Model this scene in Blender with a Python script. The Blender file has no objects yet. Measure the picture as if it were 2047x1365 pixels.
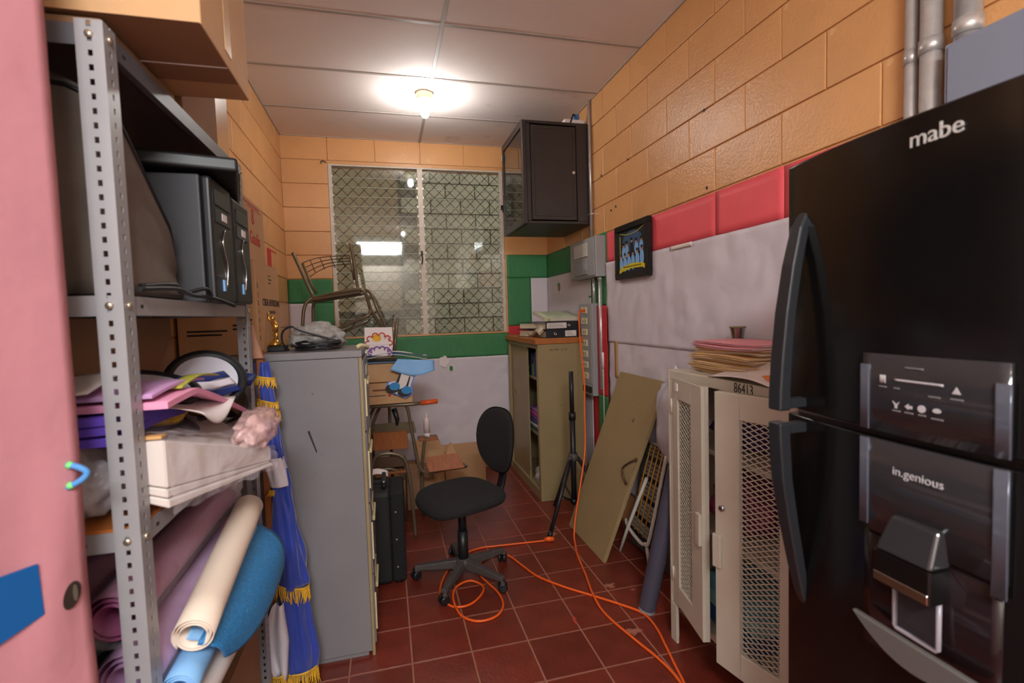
import bpy, bmesh, math, random
from mathutils import Vector, Matrix, noise
random.seed(7)
sc = bpy.context.scene
COL = sc.collection
PI = math.pi

# ------------------------------------------------------------------ camera, world, light, exposure
cam_d = bpy.data.cameras.new('camera')
cam = bpy.data.objects.new('camera', cam_d)
COL.objects.link(cam)
FW = Vector((0.24751779, 0.96725227, -0.05619602))
RT = Vector((0.96789816, -0.24946479, -0.03066718))
DN = Vector((-0.04368183, -0.04680135, -0.99794866))
m = Matrix.Identity(4)
for i in range(3):
    m[i][0], m[i][1], m[i][2] = RT[i], -DN[i], -FW[i]
m[0][3], m[1][3], m[2][3] = 0, 0, 1.4356
cam.matrix_world = m
cam_d.sensor_width = 36
cam_d.lens = 981.3 / 2047 * 36
cam_d.clip_start = .02
cam_d.dof.use_dof = True
cam_d.dof.focus_distance = 2.9
cam_d.dof.aperture_fstop = 3.4
sc.camera = cam

sc.view_settings.view_transform = 'Standard'
sc.view_settings.look = 'None'
sc.view_settings.gamma = 1
sc.view_settings.use_curve_mapping = False
sc.view_settings.exposure = 0.8

w = bpy.data.worlds.new('world')
sc.world = w
w.use_nodes = True
w.node_tree.nodes['Background'].inputs[0].default_value = (1.0, 0.97, 0.88, 1)
w.node_tree.nodes['Background'].inputs[1].default_value = 0.9
BULB_STRENGTH = 215.0


def area(name, loc, rot, sx, sy, power, color=(1, 1, 1)):
    d = bpy.data.lights.new(name, 'AREA')
    d.shape = 'RECTANGLE'
    d.size, d.size_y, d.energy, d.color = sx, sy, power, color
    o = bpy.data.objects.new(name, d)
    o.location, o.rotation_euler = loc, rot
    COL.objects.link(o)
    return o


# unseen fill light added behind the camera to brighten the surfaces facing it
area('rear_fill_light', (-.05, -1.25, 2.62), (math.radians(20), 0, 0), .85, .55, 58, (.95, .98, 1.0))


# ------------------------------------------------------------------ materials
def S(r, g, b):
    f = lambda c: (c / 255 / 12.92) if c / 255 <= .04045 else ((c / 255 + .055) / 1.055) ** 2.4
    return (f(r), f(g), f(b))


def mat(name, col, rough=.5, metal=0, var=0.0, vscale=6, bump=0.0, bscale=40, spots=None, sscale=30, sth=.68, soft=.04,
        trans=0, ior=1.45, alpha=1, emit=None, estr=0, coat=0, rand=0.0, stretch=None, sheen=0, spec=.5):
    M = bpy.data.materials.new(name)
    M.use_nodes = True
    nt = M.node_tree
    N, Lk = nt.nodes, nt.links
    b = N['Principled BSDF']
    b.inputs['Base Color'].default_value = (*col, 1)
    b.inputs['Roughness'].default_value = rough
    b.inputs['Metallic'].default_value = metal
    b.inputs['Transmission Weight'].default_value = trans
    b.inputs['IOR'].default_value = ior
    b.inputs['Alpha'].default_value = alpha
    b.inputs['Coat Weight'].default_value = coat
    b.inputs['Sheen Weight'].default_value = sheen
    b.inputs['Specular IOR Level'].default_value = spec
    if emit:
        b.inputs['Emission Color'].default_value = (*emit, 1)
        b.inputs['Emission Strength'].default_value = estr
    if var or bump or spots or rand:
        tc = N.new('ShaderNodeTexCoord')
        vec = tc.outputs['Object']
        if stretch:
            mp = N.new('ShaderNodeMapping')
            mp.inputs['Scale'].default_value = stretch
            Lk.new(vec, mp.inputs['Vector'])
            vec = mp.outputs['Vector']
        cur = None
        if var:
            n = N.new('ShaderNodeTexNoise')
            n.inputs['Scale'].default_value = vscale
            n.inputs['Detail'].default_value = 6
            n.inputs['Roughness'].default_value = .6
            Lk.new(vec, n.inputs['Vector'])
            rmp = N.new('ShaderNodeValToRGB')
            rmp.color_ramp.elements[0].position = .3
            rmp.color_ramp.elements[1].position = .7
            rmp.color_ramp.elements[0].color = (*[c * (1 - var) for c in col], 1)
            rmp.color_ramp.elements[1].color = (*[min(1, c * (1 + var)) for c in col], 1)
            Lk.new(n.outputs['Fac'], rmp.inputs['Fac'])
            cur = rmp.outputs['Color']
        if rand:
            oi = N.new('ShaderNodeObjectInfo')
            ma = N.new('ShaderNodeMapRange')
            ma.inputs['To Min'].default_value = 1 - rand
            ma.inputs['To Max'].default_value = 1 + rand
            Lk.new(oi.outputs['Random'], ma.inputs['Value'])
            hs = N.new('ShaderNodeHueSaturation')
            if cur:
                Lk.new(cur, hs.inputs['Color'])
            else:
                hs.inputs['Color'].default_value = (*col, 1)
            Lk.new(ma.outputs['Result'], hs.inputs['Value'])
            cur = hs.outputs['Color']
        if spots:
            n2 = N.new('ShaderNodeTexNoise')
            n2.inputs['Scale'].default_value = sscale
            n2.inputs['Detail'].default_value = 3
            Lk.new(vec, n2.inputs['Vector'])
            r2 = N.new('ShaderNodeValToRGB')
            r2.color_ramp.elements[0].position = sth
            r2.color_ramp.elements[1].position = sth + soft
            Lk.new(n2.outputs['Fac'], r2.inputs['Fac'])
            mx = N.new('ShaderNodeMix')
            mx.data_type = 'RGBA'
            Lk.new(r2.outputs['Color'], mx.inputs[0])
            if cur:
                Lk.new(cur, mx.inputs[6])
            else:
                mx.inputs[6].default_value = (*col, 1)
            mx.inputs[7].default_value = (*spots, 1)
            cur = mx.outputs[2]
        if cur:
            Lk.new(cur, b.inputs['Base Color'])
        if bump:
            n3 = N.new('ShaderNodeTexNoise')
            n3.inputs['Scale'].default_value = bscale
            n3.inputs['Detail'].default_value = 4
            Lk.new(vec, n3.inputs['Vector'])
            bp = N.new('ShaderNodeBump')
            bp.inputs['Strength'].default_value = min(1, bump)
            bp.inputs['Distance'].default_value = .01
            Lk.new(n3.outputs['Fac'], bp.inputs['Height'])
            Lk.new(bp.outputs['Normal'], b.inputs['Normal'])
    return M


def plastic_film(name, tint, alpha=.22, rough=.15):
    M = mat(name, tint, rough, alpha=alpha, bump=.8, bscale=35)
    return M


ORANGE = mat('orange_wall_paint', S(210, 154, 100), .31, var=.05, vscale=3, bump=.22, bscale=90, rand=.035, spots=S(220, 172, 122), sscale=9, sth=.7)
MORTAR = mat('painted_mortar', S(196, 142, 94), .6)
CREAMW = mat('cream_wall_paint', S(226, 216, 204), .6)
CEIL = mat('ceiling_panel_white', S(236, 224, 220), .8, var=.03, vscale=2, rand=.02, bump=.1, bscale=200)
CEILST = mat('ceiling_panel_stained', S(236, 224, 220), .8, var=.03, vscale=2, spots=S(130, 122, 114), sscale=4, sth=.60, soft=.25)
TEE = mat('ceiling_tee_metal', S(176, 166, 160), .5)
TILE = mat('red_cement_tile', S(108, 42, 30), .30, var=.22, vscale=7, bump=.12, bscale=60, rand=.16, spots=S(148, 84, 66), sscale=26, sth=.72)
GROUT = mat('tile_grout', S(150, 98, 80), .8, var=.15)
STEEL = mat('grey_shelf_steel', S(150, 147, 150), .38, metal=.15, var=.06, vscale=10, spots=S(110, 102, 98), sscale=45, sth=.74)
STEELD = mat('grey_shelf_board', S(92, 92, 98), .45, metal=.1, var=.06)
BOLT = mat('zinc_bolt', S(205, 195, 175), .3, metal=.9)
GREYCAB = mat('grey_cabinet_paint', S(124, 121, 124), .36, var=.05, vscale=5, spots=S(96, 88, 82), sscale=40, sth=.73)
CREAM = mat('cream_label_metal', S(205, 192, 150), .4)
KHAKI = mat('khaki_metal_paint', S(147, 129, 92), .42, var=.07, vscale=5, spots=S(92, 78, 56), sscale=30, sth=.73)
KHAKI2 = mat('khaki_door_paint', S(150, 130, 92), .45, var=.06, vscale=4, spots=S(110, 92, 62), sscale=16, sth=.72)
BEIGE = mat('beige_locker_paint', S(192, 182, 166), .38, var=.05, vscale=6, spots=S(160, 142, 118), sscale=45, sth=.74)
WOODO = mat('orange_wood', S(168, 98, 44), .45, var=.2, vscale=4, stretch=(1, 12, 1))
WOODB = mat('brown_wood', S(140, 82, 42), .45, var=.25, vscale=5, stretch=(14, 2, 2))
WOODR = mat('reddish_wood', S(158, 96, 66), .5, var=.2, vscale=5, stretch=(14, 2, 2))
CARD = mat('cardboard', S(192, 150, 108), .75, var=.06, vscale=5, bump=.1, bscale=30)
CARDD = mat('cardboard_dark', S(146, 108, 78), .8, var=.07, vscale=5)
TAPE = mat('clear_packing_tape', S(206, 166, 116), .18, var=.05)
BLACK = mat('black_plastic', S(26, 26, 28), .42, var=.1)
BLACKG = mat('black_gloss_fridge', S(13, 12, 12), .16, spec=.6)
BLACKH = mat('black_satin_handle', S(34, 35, 38), .32)
BLACKM = mat('black_metal_rack', S(50, 42, 40), .42, var=.06, vscale=8)
FABRICB = mat('black_seat_fabric', S(32, 30, 31), .95, var=.25, vscale=90, bump=.4, bscale=300)
CHARC = mat('charcoal_plastic', S(72, 66, 64), .55, var=.12, vscale=20)
BAGF = mat('black_bag_fabric', S(100, 88, 80), .85, var=.12, vscale=12, bump=.25, bscale=14)
DKGREY = mat('dark_grey_case', S(64, 64, 68), .45)
CHROME = mat('chrome', S(200, 200, 200), .15, metal=1)
GALV = mat('galvanised_conduit', S(196, 192, 190), .32, metal=.55, var=.1, vscale=30)
BOXGREY = mat('breaker_box_grey', S(150, 150, 150), .42, var=.03)
BLUEGREY = mat('blue_grey_box', S(126, 130, 146), .45)
OUTLET = mat('outlet_ivory', S(216, 206, 172), .4)
WHITEP = mat('white_paper', S(208, 199, 206), .7, bump=.55, bscale=9, var=.03, vscale=5)
WHITEF = mat('white_flat_paper', S(226, 216, 214), .65)
REDP = mat('red_paper', S(230, 88, 96), .55, var=.05, vscale=8, bump=.2, bscale=12)
REDD = mat('dark_red_paper', S(190, 40, 48), .55, var=.05, vscale=8, bump=.2, bscale=12)
GREENP = mat('green_paper', S(56, 122, 74), .55, var=.08, vscale=9, bump=.2, bscale=14, stretch=(3, 3, 1))
PINKP = mat('pink_door_paper', S(186, 126, 134), .5, var=.05, vscale=4, bump=.5, bscale=7)
ALU = mat('window_frame_paint', S(200, 186, 172), .45, var=.08, vscale=25, spots=S(120, 104, 92), sscale=40, sth=.68)
GLASS = mat('louver_glass', (.90, .92, .86), .03, trans=1, ior=1.5)
GLEDGE = mat('louver_ground_edge', S(146, 150, 134), .4)
DGLASS = mat('rack_door_glass', (.45, .47, .46), .02, trans=1, ior=1.5)
WIRE = mat('grille_wire', S(44, 40, 34), .5)
GBLOCK = mat('grey_concrete_block', S(126, 122, 108), .85, var=.15, vscale=10, rand=.10)
GMORT = mat('concrete_mortar', S(92, 88, 78), .9)
PLASTER = mat('beige_plaster', S(104, 90, 70), .85, var=.08)
BULB = mat('lit_bulb', (1, 1, 1), .3, emit=(1.0, .99, .95), estr=BULB_STRENGTH)
FILL_BULB = mat('fill_bulb_rear', (1, 1, 1), .3, emit=(1.0, .96, .90), estr=BULB_STRENGTH * .4)  # unseen second bulb, added as frontal fill
SOCK = mat('porcelain_socket', S(236, 226, 196), .35)
ORCORD = mat('orange_cord', S(228, 92, 28), .4)
CABLE = mat('black_cable', S(22, 22, 24), .45)
GOLD = mat('gold_fringe', S(214, 164, 50), .45, var=.25, vscale=60)
GOLDM = mat('gold_plastic_metal', S(214, 168, 84), .22, metal=.9)
BLUES = mat('blue_satin', S(44, 66, 158), .32, var=.1, vscale=6, sheen=.4)
WHITES = mat('white_satin', S(214, 208, 218), .4)
CREAMF = mat('cream_foam', S(226, 206, 188), .6)
LAV = mat('lavender_foam', S(190, 144, 190), .55, var=.06)
MAUVE = mat('mauve_foam', S(150, 74, 116), .5, var=.1)
TEAL = mat('pale_teal_paper', S(140, 168, 178), .5, var=.12, stretch=(20, 1, 20))
LILAC = mat('lilac_paper', S(172, 138, 178), .5, var=.14, stretch=(20, 1, 20))
GLITTER = mat('blue_glitter_foam', S(50, 130, 190), .35, var=.3, vscale=160, bump=.5, bscale=260, spots=S(110, 190, 230), sscale=120, sth=.68)
LBLUE = mat('light_blue_foam', S(128, 178, 226), .6)
PURPLE = mat('purple_foam', S(88, 62, 170), .6)
PINKF = mat('pink_foam', S(226, 148, 180), .6)
PEACH = mat('peach_scraps', S(222, 150, 130), .5, var=.3, vscale=25)
OLIVE = mat('olive_ribbon', S(168, 164, 60), .5)
NAVY = mat('navy_ribbon', S(24, 44, 108), .45)
FILM = plastic_film('clear_film', S(232, 222, 230), .20)
FILM2 = plastic_film('cloudy_film', S(236, 226, 232), .45)
WHITEBAG = mat('white_plastic_sack', S(205, 202, 215), .35, bump=.6, bscale=10)
MANILA = mat('manila_folder', S(226, 188, 132), .6, rand=.06)
PINKFO = mat('pink_folder', S(226, 150, 160), .6)
PIPEM = mat('grey_blue_pvc', S(76, 75, 90), .42, var=.06)
RODY = mat('yellow_rust_rod', S(176, 124, 40), .5)
SLATG = mat('grey_slat', S(128, 124, 118), .55, var=.2, vscale=20)
WHTUBE = mat('white_tube', S(198, 190, 180), .35)
BROWNT = mat('olive_brown_tube', S(112, 98, 78), .32, metal=.35, var=.08)
ORGRIP = mat('orange_rubber', S(214, 88, 36), .45)
INK = mat('marker_ink', S(40, 34, 32), .6)
REDINK = mat('red_print', S(188, 40, 40), .6)
SILV = mat('silver_lettering', S(206, 204, 200), .3, metal=.4)
DIMW = mat('grey_white_print', S(170, 166, 168), .4)
DIMG = mat('dim_grey_print', S(112, 108, 110), .4)
PANELB = mat('fridge_panel_gloss', S(42, 40, 42), .12, spec=.7)
PANELE = mat('fridge_panel_edge', S(92, 94, 106), .12, metal=.4)
CLEARP = mat('smoky_clear_plastic', S(60, 54, 60), .12, alpha=.4)


# ------------------------------------------------------------------ mesh builder
class MB:
    def __init__(s):
        s.v, s.f, s.mi, s.M, s.cur, s.sm = [], [], [], None, 0, []

    def add(s, vs, fs, smooth=False):
        b = len(s.v)
        for p in vs:
            p = Vector(p)
            if s.M:
                p = s.M @ p
            s.v.append(p)
        for f in fs:
            s.f.append([b + i for i in f])
            s.mi.append(s.cur)
            s.sm.append(smooth)
        return s

    def box(s, x0, x1, y0, y1, z0, z1):
        vs = [(x0, y0, z0), (x1, y0, z0), (x1, y1, z0), (x0, y1, z0), (x0, y0, z1), (x1, y0, z1), (x1, y1, z1), (x0, y1, z1)]
        return s.hexa(vs)

    def hexa(s, vs):
        return s.add(vs, [(0, 3, 2, 1), (4, 5, 6, 7), (0, 1, 5, 4), (1, 2, 6, 5), (2, 3, 7, 6), (3, 0, 4, 7)])

    def tube(s, pts, r, n=8, closed=False, smoothen=0, caps=True):
        pts = [Vector(p) for p in pts]
        if smoothen:
            pts = spline(pts, smoothen, closed)
        if isinstance(r, (list, tuple)):
            rr = [r[min(int(i * (len(r) - 1) / max(1, len(pts) - 1) + .5), len(r) - 1)] for i in range(len(pts))]
        else:
            rr = [r] * len(pts)
        vs, fs = [], []
        L = len(pts)
        up = None
        for i, p in enumerate(pts):
            a = pts[(i - 1) % L] if (i > 0 or closed) else p
            c = pts[(i + 1) % L] if (i < L - 1 or closed) else p
            t = (c - a).normalized()
            if up is None:
                up = t.orthogonal().normalized()
            up = (up - t * up.dot(t))
            up = up.normalized() if up.length > 1e-6 else t.orthogonal().normalized()
            sd = t.cross(up)
            for k in range(n):
                an = 2 * PI * k / n
                vs.append(p + (up * math.cos(an) + sd * math.sin(an)) * rr[i])
        for i in range(L if closed else L - 1):
            j = (i + 1) % L
            for k in range(n):
                k2 = (k + 1) % n
                fs.append((i * n + k, i * n + k2, j * n + k2, j * n + k))
        s.add(vs, fs, True)
        if caps and not closed:
            s.add([vs[k] for k in range(n)], [tuple(reversed(range(n)))]) if not s.M else s.addraw(vs[:n], [tuple(reversed(range(n)))])
            s.add([vs[(L - 1) * n + k] for k in range(n)], [tuple(range(n))]) if not s.M else s.addraw(vs[-n:], [tuple(range(n))])
        return s

    def addraw(s, vs, fs):
        return s.add(vs, fs)

    def lathe(s, prof, c=(0, 0, 0), n=24, axis='z', sx=1, sy=1):
        vs, fs = [], []
        for r, h in prof:
            for k in range(n):
                a = 2 * PI * k / n
                u, v = r * math.cos(a) * sx, r * math.sin(a) * sy
                p = (u, v, h) if axis == 'z' else ((h, u, v) if axis == 'x' else (u, h, v))
                vs.append(Vector(c) + Vector(p))
        for i in range(len(prof) - 1):
            for k in range(n):
                k2 = (k + 1) % n
                fs.append((i * n + k, i * n + k2, (i + 1) * n + k2, (i + 1) * n + k))
        s.add(vs, fs, True)
        if prof[0][0] > 1e-5:
            s.add(vs[:n], [tuple(reversed(range(n)))])
        if prof[-1][0] > 1e-5:
            s.add(vs[-n:], [tuple(range(n))])
        return s

    def prism(s, poly, o, ux, uy, th):
        """flat outline poly (u,v) on plane o,ux,uy, thickness th along ux x uy"""
        o, ux, uy = Vector(o), Vector(ux), Vector(uy)
        nn = ux.cross(uy).normalized() * th
        n = len(poly)
        a = [o + ux * u + uy * v for u, v in poly]
        b = [p + nn for p in a]
        fs = [tuple(reversed(range(n))), tuple(range(n, 2 * n))]
        for i in range(n):
            j = (i + 1) % n
            fs.append((i, j, n + j, n + i))
        return s.add(a + b, fs)

    def grid(s, fn, nu, nv, th=0.0, smooth=True):
        """sheet fn(u,v), u,v in 0..1, with thickness"""
        P = [[Vector(fn(i / nu, j / nv)) for j in range(nv + 1)] for i in range(nu + 1)]
        vs = [p for r in P for p in r]
        W = nv + 1
        fs = [(i * W + j, (i + 1) * W + j, (i + 1) * W + j + 1, i * W + j + 1) for i in range(nu) for j in range(nv)]
        if th <= 0:
            return s.add(vs, fs, smooth)
        nrm = []
        for i in range(nu + 1):
            for j in range(nv + 1):
                du = P[min(i + 1, nu)][j] - P[max(i - 1, 0)][j]
                dv = P[i][min(j + 1, nv)] - P[i][max(j - 1, 0)]
                q = du.cross(dv)
                nrm.append(q.normalized() if q.length > 1e-9 else Vector((0, 0, 1)))
        lo = [p - q * th for p, q in zip(vs, nrm)]
        n0 = len(vs)
        s.add(vs + lo, fs + [tuple(n0 + k for k in reversed(f)) for f in fs], smooth)
        ed = [i * W for i in range(nu + 1)], [i * W + nv for i in range(nu + 1)], list(range(W)), [nu * W + j for j in range(W)]
        for q in ed:
            for a, b in zip(q[:-1], q[1:]):
                s.add([vs[a], vs[b], lo[b], lo[a]], [(0, 1, 2, 3)])
        return s

    def blob(s, c, r, sub=3, amp=.15, fr=3.0, seed=0, flat=None):
        bm = bmesh.new()
        bmesh.ops.create_icosphere(bm, subdivisions=sub, radius=1)
        vs = []
        for v in bm.verts:
            d = noise.noise(v.co * fr + Vector((seed, seed * 1.7, -seed))) * amp + noise.noise(v.co * fr * 2.7 + Vector((seed, 3, 1))) * amp * .5
            p = v.co * (1 + d)
            p = Vector((p.x * r[0], p.y * r[1], p.z * r[2]))
            if flat is not None and p.z < flat:
                p.z = flat
            vs.append(Vector(c) + p)
        fs = [[v.index for v in f.verts] for f in bm.faces]
        bm.free()
        return s.add(vs, fs, True)

    def mesh(s, name, mats, bevel=0, seg=1, origin=(0, 0, 0)):
        me = bpy.data.meshes.new(name)
        o = Vector(origin)
        me.from_pydata([p - o for p in s.v], [], s.f)
        mats = mats if isinstance(mats, (list, tuple)) else [mats]
        for x in mats:
            me.materials.append(x)
        me.polygons.foreach_set('material_index', s.mi)
        me.polygons.foreach_set('use_smooth', s.sm)
        me.update()
        bm = bmesh.new()
        bm.from_mesh(me)
        bmesh.ops.remove_doubles(bm, verts=bm.verts, dist=1e-6)
        bmesh.ops.recalc_face_normals(bm, faces=bm.faces)
        if bevel:
            eds = [e for e in bm.edges if len(e.link_faces) == 2 and e.calc_face_angle(0) > math.radians(40)]
            bmesh.ops.bevel(bm, geom=eds, offset=bevel, segments=seg, affect='EDGES', profile=.5, clamp_overlap=True)
        bm.to_mesh(me)
        bm.free()
        return me

    def build(s, name, mats, parent=None, bevel=0, seg=1, **props):
        org = wloc(parent) if parent else Vector((0, 0, 0))
        if parent is None and s.v:
            xs = [p.x for p in s.v]; ys = [p.y for p in s.v]; zs = [p.z for p in s.v]
            org = Vector(((min(xs) + max(xs)) / 2, (min(ys) + max(ys)) / 2, min(zs)))
        me = s.mesh(name, mats, bevel, seg, org)
        ob = bpy.data.objects.new(name, me)
        COL.objects.link(ob)
        if parent:
            ob.parent = parent
        else:
            ob.location = org
        for k, v in props.items():
            ob[k] = v
        return ob


def wloc(o):
    p = Vector((0, 0, 0))
    while o:
        p = p + o.location
        o = o.parent
    return p


def spline(pts, k=6, closed=False):
    out = []
    L = len(pts)
    rng = range(L) if closed else range(L - 1)
    for i in rng:
        p0 = pts[(i - 1) % L] if (i > 0 or closed) else pts[0]
        p1 = pts[i]
        p2 = pts[(i + 1) % L]
        p3 = pts[(i + 2) % L] if (i + 2 < L or closed) else pts[-1]
        for j in range(k):
            t = j / k
            out.append(.5 * ((2 * p1) + (p2 - p0) * t + (2 * p0 - 5 * p1 + 4 * p2 - p3) * t * t + (3 * p1 - p0 - 3 * p2 + p3) * t ** 3))
    if not closed:
        out.append(pts[-1])
    return out


def thing(name, label, cat, loc=(0, 0, 0), group=None):
    o = bpy.data.objects.new(name, None)
    o.empty_display_size = .05
    COL.objects.link(o)
    o.location = loc
    o['label'] = label
    o['category'] = cat
    if group:
        o['group'] = group
    return o


def tag(o, label, cat, group=None):
    o['label'] = label
    o['category'] = cat
    if group:
        o['group'] = group
    return o


def copy_thing(o, delta):
    c = o.copy()
    COL.objects.link(c)
    c.location = o.location + Vector(delta)
    for ch in list(o.children):
        d = ch.copy()
        COL.objects.link(d)
        d.parent = c
        for g in ch.children:
            e = g.copy()
            COL.objects.link(e)
            e.parent = d
    return c


def struct(o):
    o['kind'] = 'structure'
    return o


AX = {'-x': ((0, -1, 0), (0, 0, 1)), '+x': ((0, 1, 0), (0, 0, 1)), '-y': ((1, 0, 0), (0, 0, 1)), '+z': ((1, 0, 0), (0, 1, 0))}


def text(body, size, loc, face, mt, parent, name='lettering', align='CENTER', ext=.0004, squash=1.0):
    cu = bpy.data.curves.new(name, 'FONT')
    cu.body = body
    cu.size = size
    cu.align_x = align
    cu.align_y = 'CENTER'
    cu.extrude = ext
    cu.resolution_u = 3
    cu.materials.append(mt)
    tmp = bpy.data.objects.new('text_source', cu)
    COL.objects.link(tmp)
    me = bpy.data.meshes.new_from_object(tmp)
    bpy.data.objects.remove(tmp)
    o = bpy.data.objects.new(name, me)
    COL.objects.link(o)
    ux, uy = AX[face] if isinstance(face, str) else face
    ux, uy = Vector(ux).normalized(), Vector(uy).normalized()
    uz = ux.cross(uy)
    R = Matrix.Identity(4)
    for i in range(3):
        R[i][0], R[i][1], R[i][2] = ux[i], uy[i], uz[i]
    o.parent = parent
    o.rotation_euler = R.to_euler()
    o.scale = (squash, 1, 1)
    o.location = Vector(loc) - wloc(parent)
    return o


def wrinkle(x, y, z, a=.004, f=3.0):
    return noise.noise(Vector((x * f, y * f, z * f))) * a + noise.noise(Vector((x * f * 2.3, y * f * 2.3 + 7, z * f * 2.3))) * a * .4


# ------------------------------------------------------------------ setting
XL, XR, YB, YN, H = -.79, 1.53, 4.5, -1.6, 2.979
GX, GY, T = -.2037, 2.0105, .25

fl = struct(MB().box(XL - .1, XR + .1, YN - .1, YB + .1, -.12, -.0015).build('floor', GROUT))
tm = MB().box(-.1222, .1222, -.1222, .1222, -.012, 0).mesh('tile', TILE, .0022)
xs = [XL] + [GX + T * i for i in range(-2, 7)] + [XR]
yl = [GY + T * j for j in range(-5, 10)]
yl = yl + [YB]
for i in range(len(xs) - 1):
    for j in range(len(yl) - 1):
        x0, x1, y0, y1 = xs[i], xs[i + 1], yl[j], yl[j + 1]
        if x1 - x0 < .02 or y1 - y0 < .02:
            continue
        if abs(x1 - x0 - T) < .002 and abs(y1 - y0 - T) < .002:
            o = bpy.data.objects.new('tile', tm)
            COL.objects.link(o)
            o.parent = fl
            o.location = Vector(((x0 + x1) / 2, (y0 + y1) / 2, 0)) - fl.location
        else:
            MB().box(x0 + .0028, x1 - .0028, y0 + .0028, y1 - .0028, -.012, 0).build('tile', TILE, fl, .0022)
nb = MB().box(XL, XR, YN, GY - 5 * T - .003, -.012, 0).build('floor_slab', TILE, fl)
for (cx, cy, r, s) in ((1.075, 2.30, .045, 3), (1.02, 1.93, .05, 9), (.99, 2.96, .04, 5), (1.17, 2.23, .016, 2), (1.235, 2.135, .018, 8)):
    poly = []
    for q_ in range(26):
        a_ = 2 * PI * q_ / 26
        rr_ = r * (.75 + .7 * noise.noise(Vector((math.cos(a_) * 1.6 + s, math.sin(a_) * 1.6, s))))
        poly.append((rr_ * math.cos(a_), rr_ * .6 * math.sin(a_)))
    MB().prism(poly, (cx, cy, .0002), (1, 0, 0), (0, 1, 0), .0007).build('paint_stain', mat('stain%d' % s, S(150, 92, 76), .6, var=.25, vscale=40), fl)

# walls ------------------------------------------------------------------
wr = struct(MB().box(XR + .004, XR + .12, YN, YB + .12, 0, H + .1).build('wall_right', MORTAR))
wl = struct(MB().box(XL - .12, XL - .004, YN, YB + .12, 0, H + .1).build('wall_left', MORTAR))
wbm = MB()
WX0, WX1, WZ0, WZ1 = -.42, 1.105, 1.275, 2.757
wbm.box(XL - .004, WX0, YB + .004, YB + .14, 0, H + .1).box(WX1, XR + .004, YB + .004, YB + .14, 0, H + .1)
wbm.box(WX0, WX1, YB + .004, YB + .14, 0, WZ0).box(WX0, WX1, YB + .004, YB + .14, WZ1, H + .1)
wb = struct(wbm.build('wall_back', MORTAR))
wn = MB()
wn.box(XL, XR, YN - .12, YN, 0, 2.3).box(XL, XR, YN - .12, YN, 2.9, H + .1)
wn.box(XL, -.55, YN - .12, YN, 2.3, 2.9).box(.45, XR, YN - .12, YN, 2.3, 2.9)
wn.box(XL - .006, XL + .006, YN, .36, 0, H + .01).box(XR - .006, XR + .006, YN, .28, 0, H + .01)  # unseen cream facings on the side walls, added to cut orange bounce
struct(wn.build('wall_near', CREAMW))

courses = [2.785 - .2 * k for k in range(0, 10)]
G = .0025


def side_blocks(wall, X, sgn, y0, y1, zmin, joff):
    full = MB().box(-.006, .006, -.2 + G, .2 - G, -.1 + G, .1 - G).mesh('block', ORANGE, .003, 2)
    for c, zb in enumerate([2.785] + [2.785 - .2 * k for k in range(1, 9)]):
        zt = min(H, zb + .2)
        if zt <= zmin + .01:
            break
        off = joff + (.2 if c % 2 else 0)
        k = math.floor((y0 - off) / .4)
        y = off + .4 * k
        while y < y1:
            a, b = max(y, y0), min(y + .4, y1)
            y += .4
            if b - a < .03:
                continue
            px = X + sgn * (.003 + random.uniform(-.0012, .0012))
            if abs(b - a - .4) < .001 and zt - zb > .199:
                o = bpy.data.objects.new('block', full)
                COL.objects.link(o)
                o.parent = wall
                o.location = Vector((px + sgn * .0, (a + b) / 2, (zb + zt) / 2)) - wall.location
            else:
                MB().box(px - .006, px + .006, a + G, b - G, zb + G, zt - G).build('block', ORANGE, wall, .003, 2)


side_blocks(wr, XR, 1, .3, YB, 1.785, 3.029 - .2)
side_blocks(wl, XL, -1, .9, YB, 1.185, 3.1)
# back wall blocks
for c in range(0, 9):
    zb = 2.785 - .2 * c
    zt = min(H, zb + .2)
    if c == 0:
        js = [XL, -.42, -.03, .36, .75, 1.14, XR]
    elif zb > 1.1:
        js = [XL, WX0 - .0, None, WX1, XR]
    else:
        js = None
    if js is None:
        continue
    for a, b in zip(js[:-1], js[1:]):
        if a is None or b is None:
            continue
        zz = zb
        MB().box(a + G, b - G, YB - .004, YB + .008, zz + G, zt - G).build('block', ORANGE, wb, .003, 2)
MB().box(WX0, WX1, YB - .002, YB + .02, WZ1, 2.785).build('lintel_strip', ORANGE, wb)
MB().box(WX0 - .01, 1.12, YB - .012, YB + .06, WZ0 - .014, WZ0).build('window_sill', ORANGE, wb, .002)
for (y, z) in ((3.265, 2.394), (2.872, 2.386), (2.103, 2.384), (2.086, 2.012), (3.049, 2.131), (3.12, 2.12)):
    MB().lathe([(.008, 0), (.006, .004)], (XR - .006, y, z), 10, 'x').build('wall_plug', INK, wr)

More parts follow.
